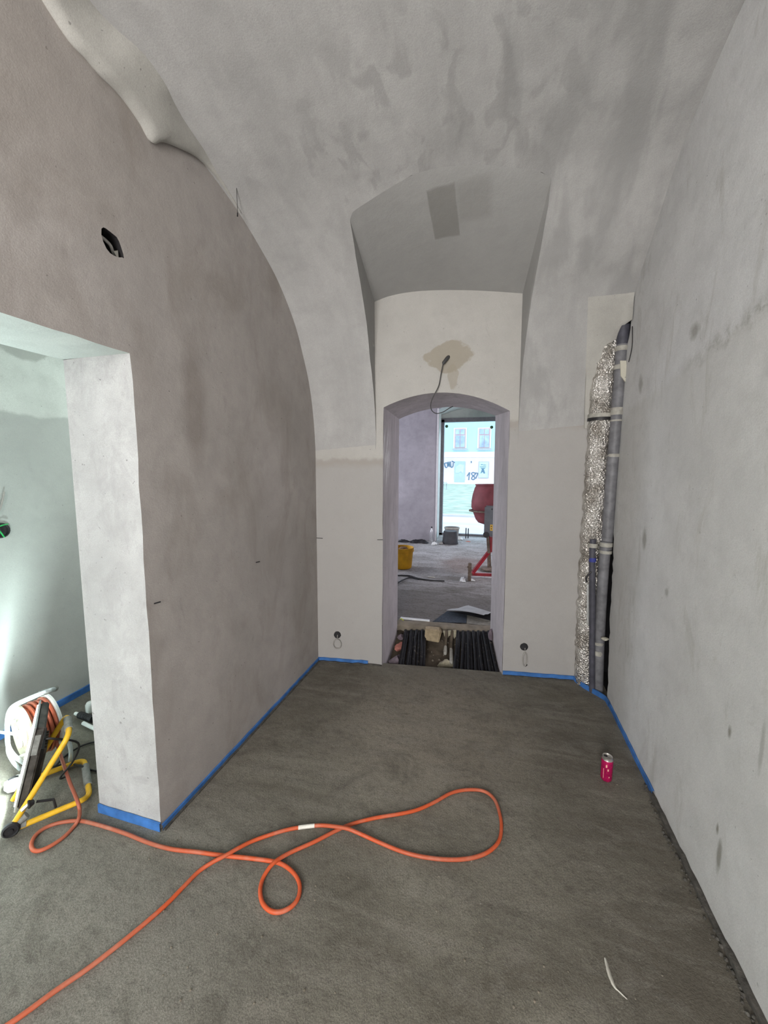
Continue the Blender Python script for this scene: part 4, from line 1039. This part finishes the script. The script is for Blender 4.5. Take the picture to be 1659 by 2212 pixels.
part('foam_grip', T([L(.05, fu, zu), L(.155, fu, zu)], .0175, 14), M['grip'], t, True)
for a in (0, .33):
    part('hinge_wheel', Lt([(0, -.012), (.028, -.012), (.032, -.006), (.032, .006), (.026, .012), (.022, .006), (.010, .006), (.008, .012), (0, .012)], L(a - (.012 if a == 0 else -.012), 0, .032), -A, 24), M['black'], t, 40)
part('hinge_bracket', T([L(0, .0, .03), L(0, .055, .115 * .55)], .016, 10), M['grip'], t, True)
part('hinge_bracket', T([L(0, .0, .03), L(0, .05, .024)], .0155, 10), M['grip'], t, True)
# floodlight housing, seen from its end: leaning panel
bl, tp = Vector((.020, .088)), Vector((.117, .462)); dv = tp - bl; ln = dv.length; du = dv.normalized(); dn = Vector((du.y, -du.x))
AR = (A + Fv * .07).normalized(); FR = (Fv - A * .07).normalized()
axp = (AR, FR * du.x + Z * du.y, FR * dn.x + Z * dn.y)      # along width, up the panel, towards the back
def pc(a, u, d): return Hn + A * .15 + AR * (a - .15) + Fv * bl.x + Z * bl.y + axp[1] * u + axp[2] * d
part('housing', B(pc(.15, ln / 2, .026), (.26, ln * .96, .036), axp, .006), M['housing'], t, 40)
part('bezel', B(pc(.15, ln / 2, .005), (.275, ln, .008), axp, .002), M['alu'], t, 40)
hp = part('heat_sink', B(pc(.15, ln * .42, .050), (.20, ln * .5, .016), axp, .003), M['black'], t, 40)
for k in range(7): part('fin', B(pc(.07 + k * .026, ln * .42, .062), (.005, ln * .46, .014), axp), M['housing'], t)
part('led_panel', B(pc(.15, ln / 2, -.001), (.245, ln * .9, .004), axp), M['led'], t)
part('clamp_knob', Lt([(0, 0), (.018, 0), (.020, .006), (.014, .014), (.010, .022), (0, .024)], L(-.012, .062, .118), Fv, 7), M['black'], t, 30)
part('bolt', T([L(-.01, .04, .10), L(-.01, .07, .122)], .008, 8), M['alu'], t, True)
part('bracket_arm', T([L(.01, .09, .10), L(.01, .15, .075), L(.01, .155, .03)], .006, 8), M['black'], t, True)
part('lamp_cord', T(catmull([pc(.05, ln * .8, .05), pc(.05, ln * .78, .09), L(.1, .26, .26), L(.15, .24, .15), L(.2, .18, .05), L(.25, .2, .01)], 5), .005, 8), M['black'], t, True)
part('label_patch', B(pc(.018, ln * .78, .022), (.004, ln * .24, .022), axp), M['grip'], t)
for k, pts in enumerate([[(120, 1655), (137, 1636), (160, 1620), (185, 1608), (215, 1601), (260, 1597)], [(95, 1662), (120, 1655), (150, 1650), (175, 1655), (195, 1663), (225, 1668)]]):
    o = link('lead', T(catmull([onz(a, b, .008 + (.028 if (k == 1 and 165 < a < 190) else 0)) for a, b in pts], 6), .005, 8), M['black'], None, True)
    tag(o, ['thin black lead vanishing behind the pillar, upper one', 'thin black lead lying across the yellow base tube, lower one'][k], 'cable'); recenter(o)
lf = lamp('floodlight_beam', 'AREA', pc(.15, ln / 2, -.02), -(axp[2]), 36, (.84, 1, .98), .22, .30)

# ------------------------------------------------------------------ cable reel behind it
C1 = Vector((-2.3905, 1.3578, .226)); rd = .156; th = -.2605
nf = Vector((math.sin(th), -math.cos(th), 0)); uf = Vector((math.cos(th), math.sin(th), 0)); Wd = .121
t = thing('cable_reel', 'cream cable reel on a tube frame wound with orange cable behind the floodlight', 'cable reel', (C1.x, C1.y, 0))
def flange(c, s, name):
    part(name, Lt([(0, -.004), (rd * .55, -.004), (rd * .6, -.010), (rd * .9, -.010), (rd * .97, -.004), (rd, -.004), (rd, .006), (rd * .96, .008), (rd * .6, .002), (0, .006)], c, nf * s, 48), M['cream'] if s > 0 else M['white'], t, 35)
flange(C1, 1, 'front_flange'); flange(C1 - nf * Wd, -1, 'rear_flange')
part('hub', Lt([(.07, -.005), (.07, -Wd + .005)], C1, nf, 24), M['cream'], t, True)
hel = []
for lay, (r0, cnt) in enumerate(((.085, 6), (.104, 6), (.122, 5), (.138, 4))):
    for i in range(cnt * 24):
        a = i / 24; f = a / cnt; f = f if lay % 2 == 0 else 1 - f; ang = a * 2 * PI
        hel.append(C1 - nf * (.014 + (Wd - .028) * f) + (uf * math.cos(ang) + Z * math.sin(ang)) * (r0 + .003 * math.sin(a * 3)))
part('wound_cable', T(hel, .0092, 8), M['cord'], t, True)
sp = part('socket_plate', Lt([(0, .012), (.07, .012), (.078, .006), (.078, 0)], C1, nf, 24), M['cream'], t, 40)
for a in (0.6, 2.7, 4.8):
    c = C1 + nf * .014 + (uf * math.cos(a) + Z * math.sin(a)) * .04
    q = part('socket', Lt([(.022, .0), (.022, .012), (.017, .012), (.015, .002), (0, .002)], c, nf, 18), M['white'], t, 40)
part('cutout_switch', B(C1 + nf * .02 + Z * -.055 + uf * .01, (.018, .012, .014), (uf, nf, Z), .002), M['pinkish'], t)
part('crank_handle', T([C1 + nf * .008 + uf * .02 + Z * -.11, C1 + nf * .045 + uf * .02 + Z * -.11], .010, 12), M['white'], t, True)
part('crank_handle', T([C1 + nf * .008 - uf * .07 + Z * .055, C1 + nf * .04 - uf * .07 + Z * .055], .009, 12), M['grip'], t, True)
def dpt(px, py, dn_):  # point on the plane parallel to the flange, dn_ in front of it
    d = ray(px, py); O = C1 + nf * dn_; s = (O - CAM).dot(nf) / d.dot(nf); return CAM + d * s
fr = [dpt(118, 1488, -.05), dpt(100, 1494, .0), dpt(60, 1510, .04), dpt(27, 1527, .06), dpt(17, 1550, .06), dpt(16, 1585, .06), dpt(18, 1612, .055), dpt(30, 1632, .05), dpt(45, 1643, .03), dpt(60, 1652, .0)]
part('support_frame', T(catmull(fr, 6), .0105, 12), M['galv'], t, True)
part('handle_grip', T([dpt(120, 1487, -.055), dpt(105, 1491, -.02), dpt(86, 1499, .015)], .015, 12), M['grip'], t, True)
part('support_frame', T(catmull([dpt(17, 1600, .065), dpt(18, 1625, .06), dpt(30, 1648, .05), dpt(44, 1662, .03)], 5), .0085, 10), M['galv'], t, True)
part('axle', T([C1 + nf * .07 - uf * .15, C1 + nf * .01], .008, 8), M['alu'], t, True)
part('rear_leg', T(catmull([C1 - nf * (Wd + .03) + Z * .02, C1 - nf * (Wd + .04) + uf * .10 - Z * .13, C1 - nf * (Wd + .03) + uf * .12 - Z * .213], 5), .0105, 10), M['galv'], t, True)
o = rock(onz(36, 1690, .03), (.045, .06, .035), 12, M['white'], 'tube_end_cap', rough=.1)
tag(o, 'pale rounded cap behind the floodlight, left of its panel', 'cap'); recenter(o)

# plug and white stick half hidden by the pillar
p0, p1 = onz(163, 1541, .03), onz(196, 1552, .03)
t = thing('rubber_plug', 'dark ribbed plug with a white tip lying beside the pillar', 'plug', p1)
d = (p1 - p0)
part('tip', T([p0, p0 + d * .3], .011, 10), M['white'], t, True)
part('body', T([p0 + d * (.25 + k * .06) for k in range(16)], [.022 if k % 2 else .018 for k in range(16)], 12), M['black'], t, True)
o = link('white_stick', T([onz(180, 1562, .015), onz(200, 1572, .015), onz(215, 1578, .015)], .012, 10), M['white'], None, True); tag(o, 'short white stick poking out from behind the pillar foot', 'stick'); recenter(o)
o = link('white_bottle_cap', Lt([(0, 0), (.028, 0), (.028, .05), (.02, .065), (0, .07)], onz(196, 1536, 0), seg=18), M['white'], None, 40); tag(o, 'white rounded object edge peeping from behind the pillar', 'cap'); recenter(o)

# ------------------------------------------------------------------ the orange extension cord
RC = .0080
cp = [(110, 1560, .24, 0), (118, 1590, .19, 0), (128, 1622, .13, 0), (137, 1650, .09, 0), (150, 1688, .06, 0), (160, 1712, .053, 0), (168, 1732, .050, 0), (172, 1750, .024, 0), (170, 1768, 0, 1), (160, 1785, 0, 0), (140, 1806, 0, 0), (115, 1824, 0, 0), (88, 1837, 0, 0), (72, 1836, 0, 0), (68, 1822, 0, 0), (78, 1803, 0, 0), (100, 1787, 0, 0), (130, 1777, 0, 0), (165, 1773, 0, 0), (190, 1776, 0, 0), (230, 1787, 0, 0), (275, 1802, 0, 0), (320, 1820, 0, 0), (370, 1834, 0, 0), (430, 1841, 0, 0), (480, 1848, 0, 0), (540, 1854, 0, 0), (590, 1861, 0, 0), (615, 1870, 0, 0), (636, 1888, 0, 0), (647, 1910, 0, 0), (645, 1937, 0, 0), (630, 1958, 0, 0), (605, 1970, 0, 0), (583, 1967, 0, 0), (567, 1950, 0, 0), (562, 1925, 0, 0), (567, 1900, 0, 0), (580, 1877, 0, .6), (594, 1862, 0, 1), (608, 1852, 0, .6), (635, 1838, 0, 0), (680, 1818, 0, 0), (725, 1795, 0, 0), (760, 1780, 0, 0), (810, 1767, 0, 0), (870, 1757, 0, 0), (905, 1748, 0, 0), (940, 1732, 0, 0), (975, 1713, 0, 0), (1010, 1706, 0, 0), (1045, 1709, 0, 0), (1068, 1727, 0, 0), (1080, 1760, 0, 0), (1083, 1790, 0, 0), (1077, 1818, 0, 0), (1055, 1840, 0, 0), (1020, 1853, 0, 0), (975, 1857, 0, 0), (920, 1852, 0, 0), (870, 1840, 0, 0), (820, 1820, 0, 0), (780, 1802, 0, .5), (750, 1790, 0, 1), (720, 1785, 0, .6), (690, 1783, 0, 0), (650, 1787, 0, 0), (610, 1795, 0, 0), (550, 1815, 0, 0), (515, 1832, 0, .6), (487, 1848, 0, 1), (460, 1862, 0, .6), (430, 1882, 0, 0), (400, 1912, 0, 0), (360, 1953, 0, 0), (310, 1997, 0, 0), (250, 2046, 0, 0), (190, 2092, 0, 0), (120, 2140, 0, 0), (70, 2177, 0, 0), (20, 2212, 0, 0), (-60, 2262, 0, 0), (-150, 2300, 0, 0)]
CPs = [onz(a, b, z if z else RC + k * 2.0 * RC) for a, b, z, k in cp]
CC = catmull(CPs, 7)
t = thing('extension_cord', 'orange extension cord looping across the screed from the reel', 'cord', onz(700, 1790))
part('cord', T(CC, RC, 12), M['cord'], t, True)
i0 = 7 * [i for i, c in enumerate(cp) if c[0] == 650][0]
part('tape_wrap', T(CC[i0 - 5:i0 + 2], RC * 1.08, 12), M['tape'], t, True)

# ------------------------------------------------------------------ outside
GZ = -.15
struct('ground_lawn', bx(-60, 60, 15.5, 50, GZ - .1, GZ - .005), plain('lawn', (.29, .34, .27, 1), .95, 0, .3, 1.5, .3))
struct('ground_pavement', bx(-60, 60, 9.42, 12.2, GZ - .1, GZ + .1), plain('pavement', (.58, .56, .56, 1), .9, 0, .06, 3))
struct('ground_street', bx(-60, 60, 12.2, 15.5, GZ - .1, GZ - .03), plain('street', (.52, .50, .52, 1), .9, 0, .05, 3))
struct('ground_kerb', bx(-60, 60, 15.3, 15.5, GZ - .1, GZ + .05), plain('kerb', (.5, .48, .5, 1), .9, 0, .05, 3))
struct('ground_far_pavement', bx(-60, 60, 50, 60, GZ - .1, GZ + .05), M['wframe'])
HY = 55.0
hb = ony(1010, 1043, HY)
t = thing('corner_house', 'pale turquoise house with rosy ground floor across the lawn', 'house', (hb.x, HY, GZ))
def hp_(px, py): return ony(px, py, HY)
zb = hp_(1010, 980).z; 
M['turq'] = plain('turquoise_render', (.40, .58, .60, 1), .9, 0, .04, 1); M['rosy'] = plain('rosy_render', (.56, .47, .49, 1), .9, 0, .05, 1); M['trimc'] = plain('cream_stone', (.62, .58, .57, 1), .9, 0, .03, 1)
M['sill'] = plain('sill_stone', (.36, .36, .38, 1), .9); M['hglass'] = plain('house_glass', (.30, .36, .50, 1), .3, 0, .4, .9); M['hwood'] = plain('window_wood', (.52, .30, .30, 1), .7); M['hdoor'] = plain('blue_grey_door', (.32, .40, .52, 1), .6, 0, .08, 1); M['spray'] = plain('spray_paint', (.05, .13, .20, 1), .7); M['poster'] = plain('pale_poster', (.40, .52, .56, 1), .7, 0, .1, 2)
part('upper_wall', bx(hb.x - 14, hb.x + 12, HY, HY + 8, zb, 12), M['turq'], t)
part('ground_floor_wall', bx(hb.x - 14, hb.x + 12, HY - .06, HY + 8, GZ, zb - .5), M['rosy'], t)
part('string_course', bx(hb.x - 14, hb.x + 12, HY - .10, HY + 8, zb - .5, zb + .25), M['trimc'], t)
part('roof', slab([(hb.x - 14.5, HY - .6, 12), (hb.x + 12.5, HY - .6, 12), (hb.x + 12.5, HY + 4, 15.5), (hb.x - 14.5, HY + 4, 15.5)], (0, 0, .2)), M['brickpink'], t)
part('plinth', bx(hb.x - 14, hb.x + 12, HY - .09, HY, GZ, GZ + .35), M['trimc'], t)
def rect(x0, y0, x1, y1, dep, mat, name, par, fr=HY):
    a, b_ = hp_(x0, y0), hp_(x1, y1); return part(name, bx(min(a.x, b_.x), max(a.x, b_.x), fr - dep, fr - dep + .06, min(a.z, b_.z), max(a.z, b_.z)), mat, par)
for x0, x1, yt, yb_ in ((983, 1005, 926.5, 967.5), (1035, 1057.5, 926, 967.5)):
    wn = rect(x0 - 3, yt - 2, x1 + 3, yb_ + 1, .10, M['trimc'], 'window', t)
    rect(x0, yt, x1, yb_, .14, M['hwood'], 'window_frame', wn)
    xm, ym = (x0 + x1) / 2, yt + (yb_ - yt) * .32
    for a0, a1, b0, b1 in ((x0 + 1.2, xm - .9, yt + 1.2, ym - 1), (xm + .9, x1 - 1.2, yt + 1.2, ym - 1), (x0 + 1.2, xm - .9, ym + 1.2, yb_ - 1.2), (xm + .9, x1 - 1.2, ym + 1.2, yb_ - 1.2)):
        rect(a0, b0, a1, b1, .18, M['hglass'], 'pane', wn)
    rect(x0 - 6, yb_ + 2, x1 + 6, yb_ + 4.5, .30, M['sill'], 'window_sill', wn)
for k in range(2):  # neighbours beyond the frame edges, seen only from the side
    x0 = (931, 1087)[k]; x1 = x0 + 22
    wn = rect(x0 - 3, 924.5, x1 + 3, 968.5, .10, M['trimc'], 'window', t); rect(x0, 926.5, x1, 967.5, .14, M['hglass'], 'pane', wn); rect(x0 - 6, 969.5, x1 + 6, 972, .30, M['sill'], 'window_sill', wn)
dr_ = rect(982, 996.5, 1004, 1042, .12, M['hdoor'], 'door', t)
a_ = [hp_(*p) + Vector((0, -.16, 0)) for p in ((985, 1009), (992, 1003), (1003, 1004), (1001, 1024), (996, 1018), (990, 1022), (984, 1021))]
part('torn_bill', slab(a_, (0, .03, 0)), M['poster'], dr_)
ps = rect(1034, 997, 1055, 1033, .12, M['sill'], 'poster_board', t); rect(1035.2, 998.5, 1053.8, 1032, .18, M['poster'], 'poster', ps)
bm = bmesh.new()
for a0, a1, yy, hh in ((1039, 1043, 1003, 1.2), (1044, 1050, 1004, 1), (1037, 1050, 1008, 1.1), (1039, 1048, 1011, 1.6)):
    a, b_ = hp_(a0, yy), hp_(a1, yy + hh); box(bm, ((a.x + b_.x) / 2, HY - .20, (a.z + b_.z) / 2), (abs(b_.x - a.x), .03, abs(a.z - b_.z)))
part('poster_print', bm, M['spray'], ps)
part('poster_figure', slab([hp_(*p) + Vector((0, -.22, 0)) for p in ((1041, 1013), (1045, 1013), (1048, 1022), (1045, 1023), (1043, 1019), (1038, 1023), (1040, 1017))], (0, .03, 0)), M['spray'], ps)
def spray(strokes, name):
    bm = bmesh.new()
    for s in strokes:
        tube(bm, catmull([hp_(*p) + Vector((0, -.08, 0)) for p in s], 4), .065, 6)
    part(name, bm, M['spray'], t)
spray([[(1009, 1028.5), (1012, 1024), (1014.5, 1020.5), (1013.5, 1028), (1012.5, 1037)],
       [(1026, 1022), (1022, 1020.5), (1018.5, 1023), (1021, 1027), (1025.5, 1031), (1024, 1035.5), (1020, 1035.5), (1019, 1032), (1023, 1027.5), (1027, 1024), (1026, 1022)],
       [(1026.5, 1021.5), (1030, 1022), (1032, 1022.5), (1030.5, 1027), (1027.5, 1034)]], 'graffiti_number')
spray([[(967, 1000), (960.5, 1001), (962, 1009)], [(960, 1001), (963, 1009.5), (966, 1009)], [(967, 998), (967, 1008), (969, 1004), (970, 997.5), (971.5, 1008.5)], [(973, 997), (974.5, 1009), (978.5, 1007), (979, 1000)], [(976, 996), (980, 998), (983, 999.5)]], 'graffiti_tag')
spray([[(1018, 996), (1018, 1000)]], 'wall_lamp')
# litter bin on the lawn edge
b = ony(961, 1057, 36.0); bz = GZ
t = thing('litter_bin', 'grey litter bin on legs at the far edge of the lawn', 'litter bin', (b.x, 36, bz))
top_ = ony(961, 1045, 36.0).z
part('bin_body', Lt([(0, .6), (.2, .6), (.28, top_ - bz), (.24, top_ - bz), (0, .7)], (b.x, 36, bz), seg=16), M['sill'], t, 40)
for k in (-1, 1): part('leg', T([(b.x + k * .15, 36, bz), (b.x + k * .12, 36, bz + .7)], .03, 8), M['sill'], t)
